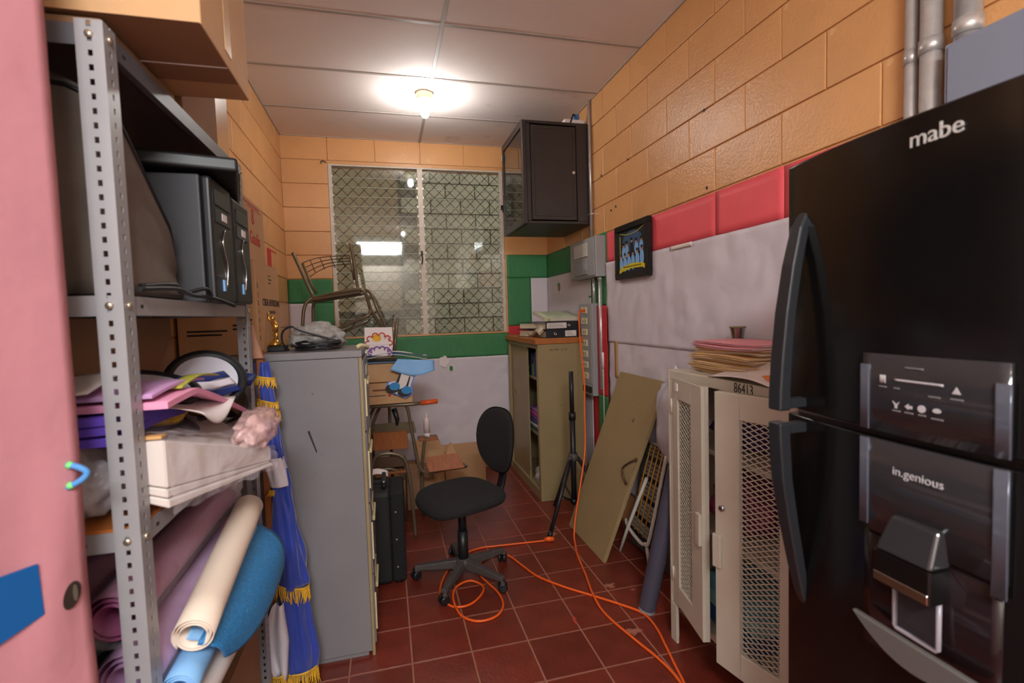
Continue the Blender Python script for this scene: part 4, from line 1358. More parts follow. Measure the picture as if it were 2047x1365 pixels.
# ------------------------------------------------------------------ filing cabinet
fc = thing('filing_cabinet', 'tall grey metal filing cabinet standing side on', 'cabinet', (-.435, 2.34, 0))
MB().box(FX0, FX1 - .015, FY0, FY1, .02, FZ - .03).build('body', GREYCAB, fc, .003, 2)
MB().box(FX0, FX1, FY0 - .001, FY1 + .001, FZ - .029, FZ).build('top_panel', GREYCAB, fc, .004, 2)
MB().box(FX0 + .02, FX1 - .03, FY0 + .01, FY1 - .01, 0, .02).build('base', GREYCAB, fc)
MB().box(FX1 - .0145, FX1 - .002, FY0, FY0 + .018, .0, FZ - .03).build('front_edge', KHAKI, fc, .001)
for k in range(4):
    z = .04 + k * .308
    d = MB().box(FX1 - .0145, FX1 + .004, FY0 + .02, FY1 - .02, z, z + .298).build('drawer', GREYCAB, fc, .003)
    MB().box(FX1 + .004, FX1 + .016, FY0 + .14, FY1 - .14, z + .18, z + .2).build('handle', CREAM, d, .003)
    MB().box(FX1 + .004, FX1 + .01, FY0 + .022, FY0 + .03, z + .06, z + .22).build('drawer_lip', CREAM, d, .001)
    MB().box(FX1 + .004, FX1 + .007, FY0 + .16, FY1 - .16, z + .22, z + .26).build('label_holder', CREAM, d)
MB().hexa([(-.325, FY0 - .0012, .985), (-.318, FY0 - .0012, .99), (-.292, FY0 - .0012, .90), (-.296, FY0 - .0012, .895), (-.325, FY0 - .0002, .985), (-.318, FY0 - .0002, .99), (-.292, FY0 - .0002, .90), (-.296, FY0 - .0002, .895)]).build('scratch', INK, fc)
# trophy
tp = thing('trophy', 'small gold figure trophy on a black base on the filing cabinet', 'trophy', (-.462, 2.30, FZ))
MB().box(-.508, -.418, 2.27, 2.33, FZ + .001, FZ + .024).build('base', BLACK, tp, .003)
MB().lathe([(.024, FZ + .024), (.026, FZ + .034), (.016, FZ + .044), (.012, FZ + .05)], (-.464, 2.3, 0), 16).build('pedestal', GOLDM, tp)
q = MB()
q.tube([(-.464, 2.3, FZ + .046), (-.458, 2.3, FZ + .07), (-.462, 2.3, FZ + .092)], [.007, .009, .010], 10, smoothen=4)
q.build('figure_legs', GOLDM, tp) if False else None
q = MB()
q.tube([(-.466, 2.298, FZ + .046), (-.456, 2.298, FZ + .07), (-.462, 2.3, FZ + .09)], .0075, 10, smoothen=0)
q.tube([(-.458, 2.306, FZ + .046), (-.466, 2.306, FZ + .068), (-.462, 2.302, FZ + .09)], .007, 10)
q.tube([(-.462, 2.3, FZ + .086), (-.458, 2.3, FZ + .105), (-.468, 2.3, FZ + .128)], .0115, 10)
q.tube([(-.468, 2.3, FZ + .126), (-.484, 2.3, FZ + .14), (-.486, 2.3, FZ + .168)], .005, 8)
q.tube([(-.466, 2.3, FZ + .124), (-.45, 2.298, FZ + .112), (-.456, 2.292, FZ + .098)], .005, 8)
q.lathe([(.0001, FZ + .132), (.008, FZ + .136), (.0098, FZ + .143), (.007, FZ + .151), (.0001, FZ + .154)], (-.469, 2.3, 0), 12)
q.build('figure', GOLDM, tp)
# plaque leaning next to the flag pole is the pole tip; bag and cables
bg = MB()
bg.blob((-.30, 2.36, FZ + .045), (.115, .12, .068), 4, .30, 2.2, 31, -.043)
tag(bg.build('cloth_bag', mat('grey_speckled_cloth', S(150, 146, 142), .85, var=.3, vscale=70, bump=.4, bscale=30)), 'grey crumpled cloth bag among cables on the filing cabinet', 'bag')
for k in range(3):
    rr_ = random.Random(40 + k)
    pts = []
    for i in range(12):
        a = i * 1.1 + k
        pts.append((-.28 + .10 * math.cos(a) * (.7 + .3 * rr_.random()), 2.215 + .05 * math.sin(a), FZ + .008 + .03 * rr_.random() + .006 * k))
    if k == 0:
        pts = [(-.40, 2.24, FZ + .006), (-.42, 2.22, FZ + .04), (-.415, 2.21, FZ + .085), (-.38, 2.205, FZ + .105), (-.34, 2.205, FZ + .085)] + pts
    tag(MB().tube(pts, .0042 - .0006 * k, 6, smoothen=5).build('cable', CABLE), ['black cable with a tall loop heaped on the filing cabinet', 'middle black cable in the heap on the filing cabinet', 'thinnest black cable in the heap on the filing cabinet'][k], 'cable')
tag(MB().tube([(-.12, 2.118, FZ + .012), (-.105, 2.13, FZ + .02), (-.085, 2.16, FZ + .014), (-.08, 2.19, FZ + .004)], .008, 8, smoothen=4).build('plug_piece', CREAM), 'cream plastic piece on the front corner of the filing cabinet', 'plastic piece')

# ------------------------------------------------------------------ flag
fgp = thing('flag', 'blue and white satin flag with gold fringe rolled on a wooden pole', 'flag', (-.42, 2.0, 0))
MB().box(-.470, -.445, 1.985, 2.01, .02, 1.33).build('pole', WOODB, fgp, .002)
MB().hexa([(-.476, 1.97, 1.30), (-.442, 1.97, 1.30), (-.442, 2.0, 1.30), (-.476, 2.0, 1.30), (-.492, 1.97, 1.425), (-.474, 1.97, 1.425), (-.474, 2.0, 1.425), (-.492, 2.0, 1.425)]).build('pole_tip', mat('pole_tip_wood', S(176, 130, 104), .5, var=.15), fgp, .002)


def folded(path, nfold, amp, seed, a0=0, a1=2 * PI, th=.0015, tw=0):
    """pleated sleeve of cloth: path list of (x,y,z,r)"""
    def fn(u, v):
        t = v * (len(path) - 1)
        i = min(int(t), len(path) - 2)
        f = t - i
        f2 = f * f * (3 - 2 * f)
        x, y, z, r = [path[i][k] + (path[i + 1][k] - path[i][k]) * (f2 if k == 3 else f) for k in range(4)]
        a = a0 + (a1 - a0) * u
        rr2 = r * (1 + amp * math.sin(nfold * a + seed + tw * v) + amp * .5 * math.sin((nfold * 2 + 1) * a + seed * 2 - tw * v * 1.4) + .12 * noise.noise(Vector((math.cos(a) * 1.5, math.sin(a) * 1.5, z * 9 + seed))))
        return (x + rr2 * math.cos(a), y + rr2 * .75 * math.sin(a), z)
    return MB().grid(fn, 48, 26, th)


folded([(-.452, 2.0, 1.285, .020), (-.448, 2.0, 1.18, .026), (-.440, 2.0, 1.08, .030), (-.430, 1.995, .98, .030), (-.422, 1.995, .88, .032)], 4, .14, 1, tw=5).build('upper_cloth', BLUES, fgp)
folded([(-.428, 1.99, .925, .033), (-.420, 1.99, .87, .036), (-.414, 1.99, .815, .036)], 3, .08, 4, a0=PI * 1.0, a1=PI * 2.1, tw=2).build('white_band', WHITES, fgp)
folded([(-.418, 1.995, .88, .030), (-.412, 1.995, .80, .034), (-.405, 1.995, .66, .042), (-.397, 1.995, .52, .052), (-.392, 1.995, .42, .056)], 4, .15, 2, tw=6).build('middle_cloth', BLUES, fgp)
folded([(-.398, 1.998, .455, .042), (-.386, 2.0, .30, .055), (-.380, 2.0, .15, .062), (-.380, 2.0, .055, .052)], 7, .13, 3).build('lower_cloth', BLUES, fgp)
q = MB()
q.grid(lambda u, v: (-.452 + .05 * u * (1 - .5 * abs(v - .5)) - .035 * math.sin(PI * v) * (1 - u), 1.925 + .02 * math.sin(6 * u) + .02 * u, .385 - .29 * v), 10, 12, .0015)
q.build('white_panel', WHITES, fgp)


def fringe(c, r, z, ln, n, a0=PI * .75, a1=PI * 2.25, tilt=0.0):
    q = MB()
    rd = random.Random(int(z * 1000))
    for i in range(n):
        a = a0 + (a1 - a0) * i / n
        x, y = c[0] + r * math.cos(a), c[1] + r * .75 * math.sin(a)
        l = ln * rd.uniform(.7, 1.1)
        zc = z + tilt * math.cos(a) * r
        q.tube([(x, y, zc), (x + rd.uniform(-.004, .004), y - .004, zc - l * .5), (x + rd.uniform(-.008, .008), y - .004 + rd.uniform(-.004, .004), zc - l)], [.0028, .0032, .0012], 4, caps=False)
    q.tube([(c[0] + r * math.cos(a0 + (a1 - a0) * i / 16), c[1] + r * .75 * math.sin(a0 + (a1 - a0) * i / 16), z + .003 + tilt * math.cos(a0 + (a1 - a0) * i / 16) * r) for i in range(17)], .004, 6)
    return q.build('fringe', GOLD, fgp, kind='stuff')


fringe((-.444, 1.998), .032, 1.225, .035, 30, tilt=-.2)
fringe((-.440, 1.998), .034, 1.135, .028, 30, tilt=-.3)
fringe((-.437, 1.998), .035, 1.10, .032, 30, tilt=-.3)
fringe((-.393, 1.995), .060, .425, .055, 46, tilt=-.3)
fringe((-.380, 2.0), .064, .085, .07, 50)
fringe((-.445, 1.93), .022, .115, .05, 16)
fringe((-.415, 1.99), .038, .80, .02, 8, PI * 1.1, PI * 1.4)

# ------------------------------------------------------------------ upper shelf: bag, two towers, flat player
z = SHZ[1] + .001
q = MB()


def bagf(u, v):
    a = 2 * PI * u
    t = v
    rx, ry = .125 * (1 - .12 * t), .185 * (1 - .10 * t)
    cx, cy = -.595, 1.245
    ca, sa = math.cos(a), math.sin(a)
    sq = lambda s_: math.copysign(abs(s_) ** .55, s_)
    wob = 1 + .06 * noise.noise(Vector((ca * 2, sa * 2, t * 4))) + .025 * math.sin(5 * a + 6 * t)
    x, y = cx + rx * sq(ca) * wob, cy + ry * sq(sa) * wob
    ht = .40 - max(0, y - 1.13) * .95 - max(0, x + .56) * .5
    return (x, y, z + .005 + max(.05, ht) * t)


q.grid(bagf, 48, 14, 0)
top = [Vector(bagf(i / 48, 1)) for i in range(48)]
cc_ = sum(top, Vector()) / 48 + Vector((0, 0, .01))
q.add(top + [cc_], [(i, (i + 1) % 48, 48) for i in range(48)], True)
bt = [Vector(bagf(i / 48, 0)) for i in range(48)]
q.add(bt, [tuple(reversed(range(48)))])
bagt = thing('travel_bag', 'black soft fabric bag slumped on the upper shelf beside the computers', 'bag', (-.6, 1.225, z))
q.build('body', BAGF, bagt)
MB().tube([Vector(bagf(k / 24, .97)) for k in range(24)], .005, 6, True).build('piping', BLACK, bagt)
for k, (ya, yb, lab) in enumerate(((1.425, 1.605, 'near black computer tower on the upper shelf'), (1.61, 1.79, 'far black computer tower on the upper shelf'))):
    t = thing('computer_tower', lab, 'computer', (-.57, (ya + yb) / 2, z))
    zt2 = z + .325 - .012 * k
    MB().box(-.74, -.445, ya, yb, z, zt2).build('case', DKGREY, t, .004, 2)
    fpn = MB().box(-.444, -.42, ya + .002, yb - .002, z + .002, zt2 - .002).build('front_panel', BLACK, t, .008, 3)
    MB().box(-.42, -.417, ya + .03, yb - .03, zt2 - .07, zt2 - .03).build('drive_bay', BLACKH, fpn, .001)
    MB().box(-.42, -.417, ya + .03, yb - .03, zt2 - .115, zt2 - .08).build('drive_bay', BLACKH, fpn, .001)
    MB().box(-.417, -.416, ya + .075, ya + .115, zt2 - .105, zt2 - .085).build('label', WHITEF, fpn)
    MB().tube([(-.419, ya + .10, z + .20), (-.417, ya + .07, z + .16), (-.417, ya + .10, z + .10), (-.419, ya + .09, z + .04)], .0022, 5, smoothen=4).build('front_trim', CHROME, fpn)
    MB().box(-.42, -.4165, ya + .06, ya + .075, z + .03, z + .06).build('status_light', LBLUE, fpn)
pv = thing('disc_player', 'thin black player lying across the top of the computer towers', 'player', (-.52, 1.6, z + .33))
R = Matrix.Translation((-.53, 1.60, z + .345)) @ Matrix.Rotation(.25, 4, 'Z') @ Matrix.Rotation(-.03, 4, 'X')
q = MB(); q.M = R
q.box(-.13, .13, -.2, .2, -.015, .022)
q.build('case', BLACK, pv, .008, 3)
q = MB(); q.M = R
q.box(.13, .133, -.15, .15, -.005, .012)
q.build('front_strip', BLACKH, pv)
for k, pts in enumerate(([(-.44, 1.06, z + .012), (-.43, 1.2, z + .02), (-.44, 1.32, z + .012), (-.425, 1.42, z + .008), (-.40, 1.5, z - .01)], [(-.455, 1.1, z + .02), (-.44, 1.22, z + .03), (-.452, 1.3, z + .016), (-.43, 1.38, z + .03), (-.428, 1.41, z + .01)])):
    tag(MB().tube(pts, .005, 7, smoothen=6).build('cable', CABLE), ['black cable along the front edge of the upper shelf', 'black cable bunched between bag and near tower on the upper shelf'][k], 'cable')

# ------------------------------------------------------------------ middle shelf
z = SHZ[2] + .007
carton('cardboard_box', -.725, -.66, 1.07, 1.78, z, z + .39, 'flat brown cardboard box at the back of the middle shelf', CARDD, False)
# package of white foam sheets in film
pk = thing('foam_package', 'stack of white foam sheets wrapped in clear film jutting from the middle shelf', 'package', (-.45, 1.25, z))


def pkg(u, v, t):
    # u across (0 back,1 front), v along (0 near,1 far), t 0..1 bottom to top
    x = (-.495 + .075 * u) * (1 - v) + (-.50 + .185 * u) * v
    y = 1.066 * (1 - v) + (1.60 - .15 * u) * v
    zb = (1.11 - .03 * u) * (1 - v) + (1.115 - .075 * u) * v
    zt3 = (1.215) * (1 - v) + (1.16 - .072 * u) * v
    return Vector((x, y, zb + (zt3 - zb) * t + .006 * math.sin(v * PI)))


for k, (t0, t1) in enumerate(((0, .13), (.145, .28), (.295, 1.0))):
    o_ = .012 * ((k * 2) % 3)
    MB().hexa([pkg(0, 0, t0), pkg(1 - o_, 0, t0), pkg(1 - o_, 1 - o_, t0), pkg(0, 1, t0), pkg(0, 0, t1), pkg(1 - o_, 0, t1), pkg(1 - o_, 1 - o_, t1), pkg(0, 1, t1)]).build('foam_sheet', mat('white_foam%d' % k, S(204, 192, 186), .6), pk, .003)
q = MB()
q.grid(lambda u, v: pkg(1.03, v, 1.06 - 1.15 * u) + Vector((.006 + .012 * noise.noise(Vector((u * 4, v * 9, 1))), 0, .012 * noise.noise(Vector((u * 3, v * 8, 5))))), 14, 30, 0)
q.grid(lambda u, v: pkg(u, v, 1.05) + Vector((0, 0, .008 + .010 * noise.noise(Vector((u * 5, v * 9, 2))))), 14, 30, 0)
q.build('clear_wrap', FILM, pk)
tag(MB().blob((-.575, 1.105, 1.135), (.068, .07, .07), 4, .3, 2.6, 51, -.062).build('plastic_bag', FILM2), 'crumpled white plastic bag at the near end of the middle shelf', 'bag')
tag(MB().blob((-.355, 1.48, 1.142), (.045, .16, .050), 4, .28, 3.2, 57).build('scrap_bag', mat('pink_film', S(232, 190, 186), .2, alpha=.6, bump=.9, bscale=22, var=.25, vscale=14)), 'clear bag of pink and orange scraps bulging off the middle shelf', 'bag')
for k in range(3):
    tag(MB().grid(lambda u, v, k=k: (-.64 + .155 * u, 1.03 + .42 * v, 1.232 + .017 * k + .006 * math.sin(4 * v + k) * u), 6, 10, .014).build('foam_sheet', PURPLE), ['lowest purple foam sheet at the near end of the middle shelf', 'middle purple foam sheet at the near end of the middle shelf', 'top purple foam sheet at the near end of the middle shelf'][k], 'foam sheet', 'purple foam sheets')
tag(MB().box(-.62, -.425, 1.067, 1.090, 1.2165, 1.2235).build('ruler', mat('ruler_wood', S(196, 150, 96), .5), None, .001), 'wooden ruler sticking out between purple foam and white package', 'ruler')
tag(MB().grid(lambda u, v: (-.60 + .19 * u, 1.066 + .53 * v, 1.290 + .012 * math.sin(3.2 * v + .4) - .14 * max(0, v - .3) * u - .008), 8, 20, .012).build('foam_sheet', PINKF), 'pink foam sheet bending down over the white package', 'foam sheet')
tag(MB().grid(lambda u, v: (-.60 + .165 * u, 1.066 + .28 * v, 1.302 + .01 * math.sin(3 * v)), 6, 10, .006).build('foam_sheet', LAV), 'lavender foam sheet lying above the pink foam sheet', 'foam sheet')
tag(MB().grid(lambda u, v: (-.48 + .10 * math.sin(u * 1.6) - .02 * v, 1.16 + .30 * v, 1.268 - .055 * u * math.sin(PI * (.15 + .85 * v)) - .03 * v), 10, 12, .001).build('curled_paper', WHITEF), 'white curled paper sheet hanging under the peaked cap', 'paper')
tag(MB().grid(lambda u, v: (-.66 + .13 * u, 1.05 + .14 * v, 1.305 + .03 * v + .01 * u), 6, 8, .002).build('loose_paper', WHITEF), 'white paper leaning at the back near the purple foam', 'paper')


def cap(cx, cy, cz, tiltx, tilty, label, rz=0, k=.84):
    t = thing('peaked_cap', label, 'cap', (cx, cy, cz))
    R = Matrix.Translation((cx, cy, cz)) @ Matrix.Rotation(tiltx, 4, 'X') @ Matrix.Rotation(tilty, 4, 'Y') @ Matrix.Rotation(rz, 4, 'Z') @ Matrix.Scale(k, 4)
    bk_ = mat('cap_black', S(22, 22, 26), .5)
    q = MB(); q.M = R
    q.lathe([(.088, 0), (.090, .045), (.118, .085), (.124, .094), (.118, .104), (.096, .102), (.094, .096)], (0, 0, 0), 36)
    q.build('crown', bk_, t)
    q = MB(); q.M = R
    q.lathe([(.096, .098), (.05, .096), (.0001, .095)], (0, 0, 0), 36)
    q.build('crown_top', mat('cap_top_white', S(196, 194, 206), .35), t)
    q = MB(); q.M = R
    q.lathe([(.0905, .012), (.0915, .030)], (0, 0, 0), 32)
    q.tube([(.0935 * math.cos(a), .0935 * math.sin(a), .036) for a in [2 * PI * i / 32 for i in range(32)]], .0045, 6, True)
    q.build('gold_band', GOLD, t)
    q = MB(); q.M = R
    q.grid(lambda u, v: ((.088 + .052 * v * math.sin(PI * u)) * math.cos(-PI * .42 + PI * .84 * u), (.088 + .052 * v * math.sin(PI * u)) * math.sin(-PI * .42 + PI * .84 * u), .004 - .02 * v), 18, 4, .003)
    q.build('visor', mat('visor_gloss', S(16, 16, 18), .12), t)
    q = MB(); q.M = R
    for dy in (-.012, 0, .012):
        q.blob((.108 - abs(dy) * .3, dy, .066 + abs(dy) * .3), (.005, .008, .010), 1, 0)
    q.build('badge', GOLDM, t)
    return t


cap(-.525, 1.62, 1.225, .85, .30, 'black peaked cap with pale crown leaning beside the far post on the middle shelf', -.35)
cap(-.570, 1.36, 1.212, .15, .30, 'black cap with a gold band lying nearer on the middle shelf', -.2)
# sash over the caps
sash = thing('satin_sash', 'blue and white satin sash draped over the black caps', 'sash', (-.5, 1.5, 1.3))
for k, (mt_, o_) in enumerate(((NAVY, 0), (WHITES, 1), (NAVY, 2))):
    MB().grid(lambda u, v, o_=o_: (-.535 + .085 * v + .014 * (o_ + u), 1.375 + .17 * v + .006 * (o_ + u), 1.285 + .012 * math.sin(PI * v) + .012 * v - .021 * (o_ + u) + .005 * math.sin(7 * v + u)), 4, 16, .002).build('stripe', mt_, sash)
tag(MB().tube([(-.44, 1.66, 1.255), (-.43, 1.70, 1.245), (-.425, 1.75, 1.255), (-.45, 1.72, 1.265), (-.46, 1.68, 1.262)], [.006, .014, .012, .014, .006], 8, smoothen=0).build('ribbon_knot', NAVY), 'navy ribbon knot beside the far shelving post', 'ribbon')
tag(MB().grid(lambda u, v: (-.455 + .03 * u, 1.18 + .24 * v, 1.302 + .014 * math.sin(PI * v)), 3, 12, .003).build('ribbon', OLIVE), 'olive green ribbon lying under the peaked cap', 'ribbon')

# ------------------------------------------------------------------ lower shelf: rolls and sheets
z = SHZ[3] + .007


def roll(p0, p1, r, mt, label, inner=.55, n=24, cat='roll', flat=1.0, film=None):
    t = thing('craft_roll', label, cat, ((p0[0] + p1[0]) / 2, (p0[1] + p1[1]) / 2, min(p0[2], p1[2]) - r))
    p0, p1 = Vector(p0), Vector(p1)
    ax = (p1 - p0).normalized()
    sd = ax.cross(Vector((0, 0, 1))).normalized()
    up = sd.cross(ax)

    def fn(u, v):
        turns = 2.6
        a = 2 * PI * turns * u
        rr2 = r * (inner + (1 - inner) * u)
        c = p0 + (p1 - p0) * v
        return c + sd * rr2 * math.cos(a) + up * rr2 * math.sin(a) * flat
    MB().grid(fn, int(n * 2.6), 6, .0012).build('sheet', mt, t)
    if film:
        MB().tube([p0 - ax * .01, p0 + (p1 - p0) * .25, p0 + (p1 - p0) * .5, p0 + (p1 - p0) * .75, p1 + ax * .01], [r * 1.05, r * 1.12, r * 1.07, r * 1.13, r * 1.06], 20, caps=False).build('film', film, t)
    return t


roll((-.64, 1.05, z + .055), (-.64, 1.74, z + .055), .050, TEAL, 'pale teal roll lowest at the back of the lower shelf', .5)
roll((-.528, 1.068, z + .052), (-.528, 1.72, z + .052), .045, LILAC, 'lilac striped roll low on the lower shelf', .5)
roll((-.437, 1.068, z + .043), (-.425, 1.50, z + .043), .040, WHITEF, 'white paper roll at the front edge of the lower shelf', .6)
roll((-.665, 1.05, z + .165), (-.665, 1.72, z + .170), .050, TEAL, 'second pale teal roll stacked at the back of the lower shelf', .5)
roll((-.512, 1.068, z + .165), (-.495, 1.70, z + .185), .056, LAV, 'lavender foam roll in film in the middle of the lower shelf', .5, film=FILM)
roll((-.655, 1.05, z + .285), (-.65, 1.68, z + .295), .050, MAUVE, 'mauve roll in film at the back of the lower shelf', .5, film=FILM)
roll((-.530, 1.068, z + .290), (-.522, 1.68, z + .315), .050, MAUVE, 'upper mauve roll in shiny film near the front of the lower shelf', .5, film=FILM)
roll((-.412, 1.115, z + .205), (-.420, 1.60, z + .295), .040, CREAMF, 'cream foam roll resting on top near the front of the lower shelf', .62)
roll((-.428, 1.07, z + .125), (-.430, 1.35, z + .135), .034, LBLUE, 'light blue foam roll end under the cream roll', .6)


def glit(u, v):
    # v along near->far, u from the shelf outward/down
    A = Vector((-.405, 1.115, .775)) * (1 - v) + Vector((-.44, 1.70, .80)) * v
    B = Vector((-.375, 1.17, .70)) * (1 - v) ** 2 + Vector((-.335, 1.34, .615)) * 2 * v * (1 - v) + Vector((-.345, 1.66, .66)) * v * v
    p = A * (1 - u) + B * u
    return p + Vector((.035, 0, .012)) * math.sin(PI * u) * (.4 + .6 * v)


tag(MB().grid(glit, 16, 24, .003).build('foam_sheet', GLITTER), 'blue glitter foam sheet curling out over the lower shelf edge', 'foam sheet')
tag(MB().grid(lambda u, v: glit(u * .25 - .08, v * .95) + Vector((-.012, 0, .012)), 6, 16, .002).build('foam_sheet', LBLUE), 'light blue foam sheet between the cream roll and the blue glitter sheet', 'foam sheet')
tag(MB().blob((-.515, 1.72, .93), (.045, .075, .08), 4, .4, 2.8, 71).build('plastic_bag', FILM2), 'crumpled clear plastic film beside the far post on the lower shelf', 'bag')
# low down under the lower shelf
carton('cardboard_box', -.725, -.47, 1.10, 1.80, .001, .42, 'brown cardboard box on the floor under the shelving', CARDD)

# ------------------------------------------------------------------ pink papered door at the left edge
pdn = thing('papered_door', 'open door leaf covered in pink paper at the left edge', 'door', (-.62, .65, 0))
e0, e1 = Vector((-.486, .925, 0)), Vector((-.762, .375, 0))
du = (e1 - e0).normalized()
dn_ = Vector((0, 0, 1)).cross(du)
if dn_.dot(Vector((.3, -.5, 0))) < 0:
    dn_ = -dn_
LW = (e1 - e0).length
MB().hexa([e0 - dn_ * .004, e1 - dn_ * .004, e1 - dn_ * .036, e0 - dn_ * .036] + [p + Vector((0, 0, 2.25)) for p in (e0 - dn_ * .004, e1 - dn_ * .004, e1 - dn_ * .036, e0 - dn_ * .036)]).build('leaf', WOODB, pdn, .002)


def dpt(t, zz_, off=0):
    return e0 + du * t + dn_ * off + Vector((0, 0, zz_))


def pap(u, v):
    t, zz_ = LW * u, 2.25 * v
    fold_ = .004 * math.sin((t * 60 + (zz_ - 1.2) * 9)) * math.exp(-((zz_ - 1.05) / .15) ** 2) * math.exp(-(t / .12) ** 2)
    return dpt(t, zz_, .003 + fold_ + abs(wrinkle(t, zz_, 1, .003, 4)))


MB().grid(pap, 40, 110, .001).build('pink_paper', PINKP, pdn)
q = MB()
q.prism([(.013 * math.cos(a) + .004 * math.sin(a), .020 * math.sin(a)) for a in [2 * PI * i / 20 for i in range(20)]], dpt(.030, 1.018, .0065), -du, (0, 0, 1), .0015)
hole = q.build('lock_hole', mat('hole_dark', S(40, 26, 20), .7), pdn)
q = MB()
q.prism([(.003 * math.cos(a), .013 * math.sin(a)) for a in [2 * PI * i / 16 for i in range(16)]], dpt(.026, 1.02, .0085), -du, (0, 0, 1), .0015)
q.build('lock_edge', BOLT, hole)
hpts = [dpt(.020, 1.222, .004), dpt(.014, 1.217, .018), dpt(.008, 1.207, .026), dpt(.012, 1.196, .02), dpt(.022, 1.186, .004)]
hh_ = MB().tube(hpts, .0048, 10, smoothen=6).build('pull_loop', mat('blue_foam_loop', S(72, 132, 190), .6), pdn)
for p in (dpt(.0185, 1.221, .008), dpt(.0195, 1.189, .008)):
    MB().blob(p, (.006, .006, .006), 2, 0).build('green_bead', mat('bead_green', S(110, 200, 110), .5), hh_)
q = MB()
a_, b_ = .069, .30
q.hexa([dpt(a_, 1.012, .006), dpt(b_, .97, .006), dpt(b_, .97, .009), dpt(a_, 1.012, .009), dpt(a_ + .003, 1.09, .006), dpt(b_, 1.11, .006), dpt(b_, 1.11, .009), dpt(a_ + .003, 1.09, .009)])
tag(q.build('blue_card', mat('blue_card_paint', S(20, 84, 146), .45)), 'blue card stuck on the pink papered door', 'card')

# ------------------------------------------------------------------ office chair
ch = thing('office_chair', 'black fabric swivel chair without arms on five castors', 'chair', (.36, 2.63, 0))
BC = Vector((.357, 2.615, 0))
bd = Vector((.93, .37, 0)).normalized()     # towards the backrest
sdv = Vector((-bd.y, bd.x, 0))
SCN = Vector((.36, 2.67, .435))


def seatf(u, v):
    a = 2 * PI * u
    ca, sa = math.cos(a), math.sin(a)
    e = .62
    x = math.copysign(abs(ca) ** e, ca) * .225
    y = math.copysign(abs(sa) ** e, sa) * .225
    prof = [(.0001, .040), (.55, .038), (.86, .034), (.97, .020), (1.0, 0), (.96, -.022), (.86, -.032), (.5, -.034), (.0001, -.034)]
    t = v * (len(prof) - 1)
    i = min(int(t), len(prof) - 2)
    f = t - i
    s_ = prof[i][0] * (1 - f) + prof[i + 1][0] * f
    h_ = prof[i][1] * (1 - f) + prof[i + 1][1] * f
    front = max(0, -x * s_ / .225)
    h_ -= .03 * front ** 4
    return SCN + bd * x * s_ + sdv * y * s_ + Vector((0, 0, h_ - .02 * abs(0)))


MB().grid(seatf, 48, 24, 0).build('seat', FABRICB, ch)
q = MB()
M5 = Matrix.Identity(4)
for i in range(3):
    M5[i][0], M5[i][1], M5[i][2] = bd[i], sdv[i], (0, 0, 1)[i]
M5[0][3], M5[1][3], M5[2][3] = SCN.x, SCN.y, SCN.z
q.M = M5
q.box(-.09, .12, -.07, .07, -.06, -.035)
q.build('seat_plate', BLACK, ch, .004)
q = MB(); q.M = M5
q.tube([(.06, .05, -.05), (.06, .16, -.055), (.06, .20, -.06)], .006, 8)
q.build('height_lever', BLACK, ch)
q = MB(); q.M = M5
prof_ = [(.05, -.05), (.20, -.055), (.262, -.03), (.292, .04), (.296, .14), (.285, .22)]
for (a, b) in zip(prof_[:-1], prof_[1:]):
    pass
q.grid(lambda u, v: (lambda P_: Vector((P_.x, (u - .5) * .062, P_.y)))(spline([Vector((x_, z_, 0)) for x_, z_ in prof_], 6)[min(int(v * 30), 30)]), 2, 30, .012)
q.build('back_bracket', BLACK, ch)
# backrest: oval cushion plus shell
bc = SCN + bd * .272 + Vector((0, 0, .268))
bn = (-bd + Vector((0, 0, .10))).normalized()
bu = (Vector((0, 0, 1)) - bn * bn.z).normalized()
bs = bn.cross(bu)


def backf(sgn, dep, grow):
    def fn(u, v):
        a = 2 * PI * u
        r_ = math.sin(v * PI / 2)
        hgt = dep * math.cos(v * PI / 2) ** .6 if v < 1 else 0
        ca, sa = math.cos(a), math.sin(a)
        e = .80
        x = math.copysign(abs(ca) ** e, ca) * (.182 + grow) * r_ * (1 - .14 * (sa < 0) * abs(sa))
        y = math.copysign(abs(sa) ** e, sa) * (.185 + grow) * r_
        curve = -.035 * (x / .18) ** 2
        return bc + bs * x + bu * y + bn * (sgn * hgt - curve)
    return fn


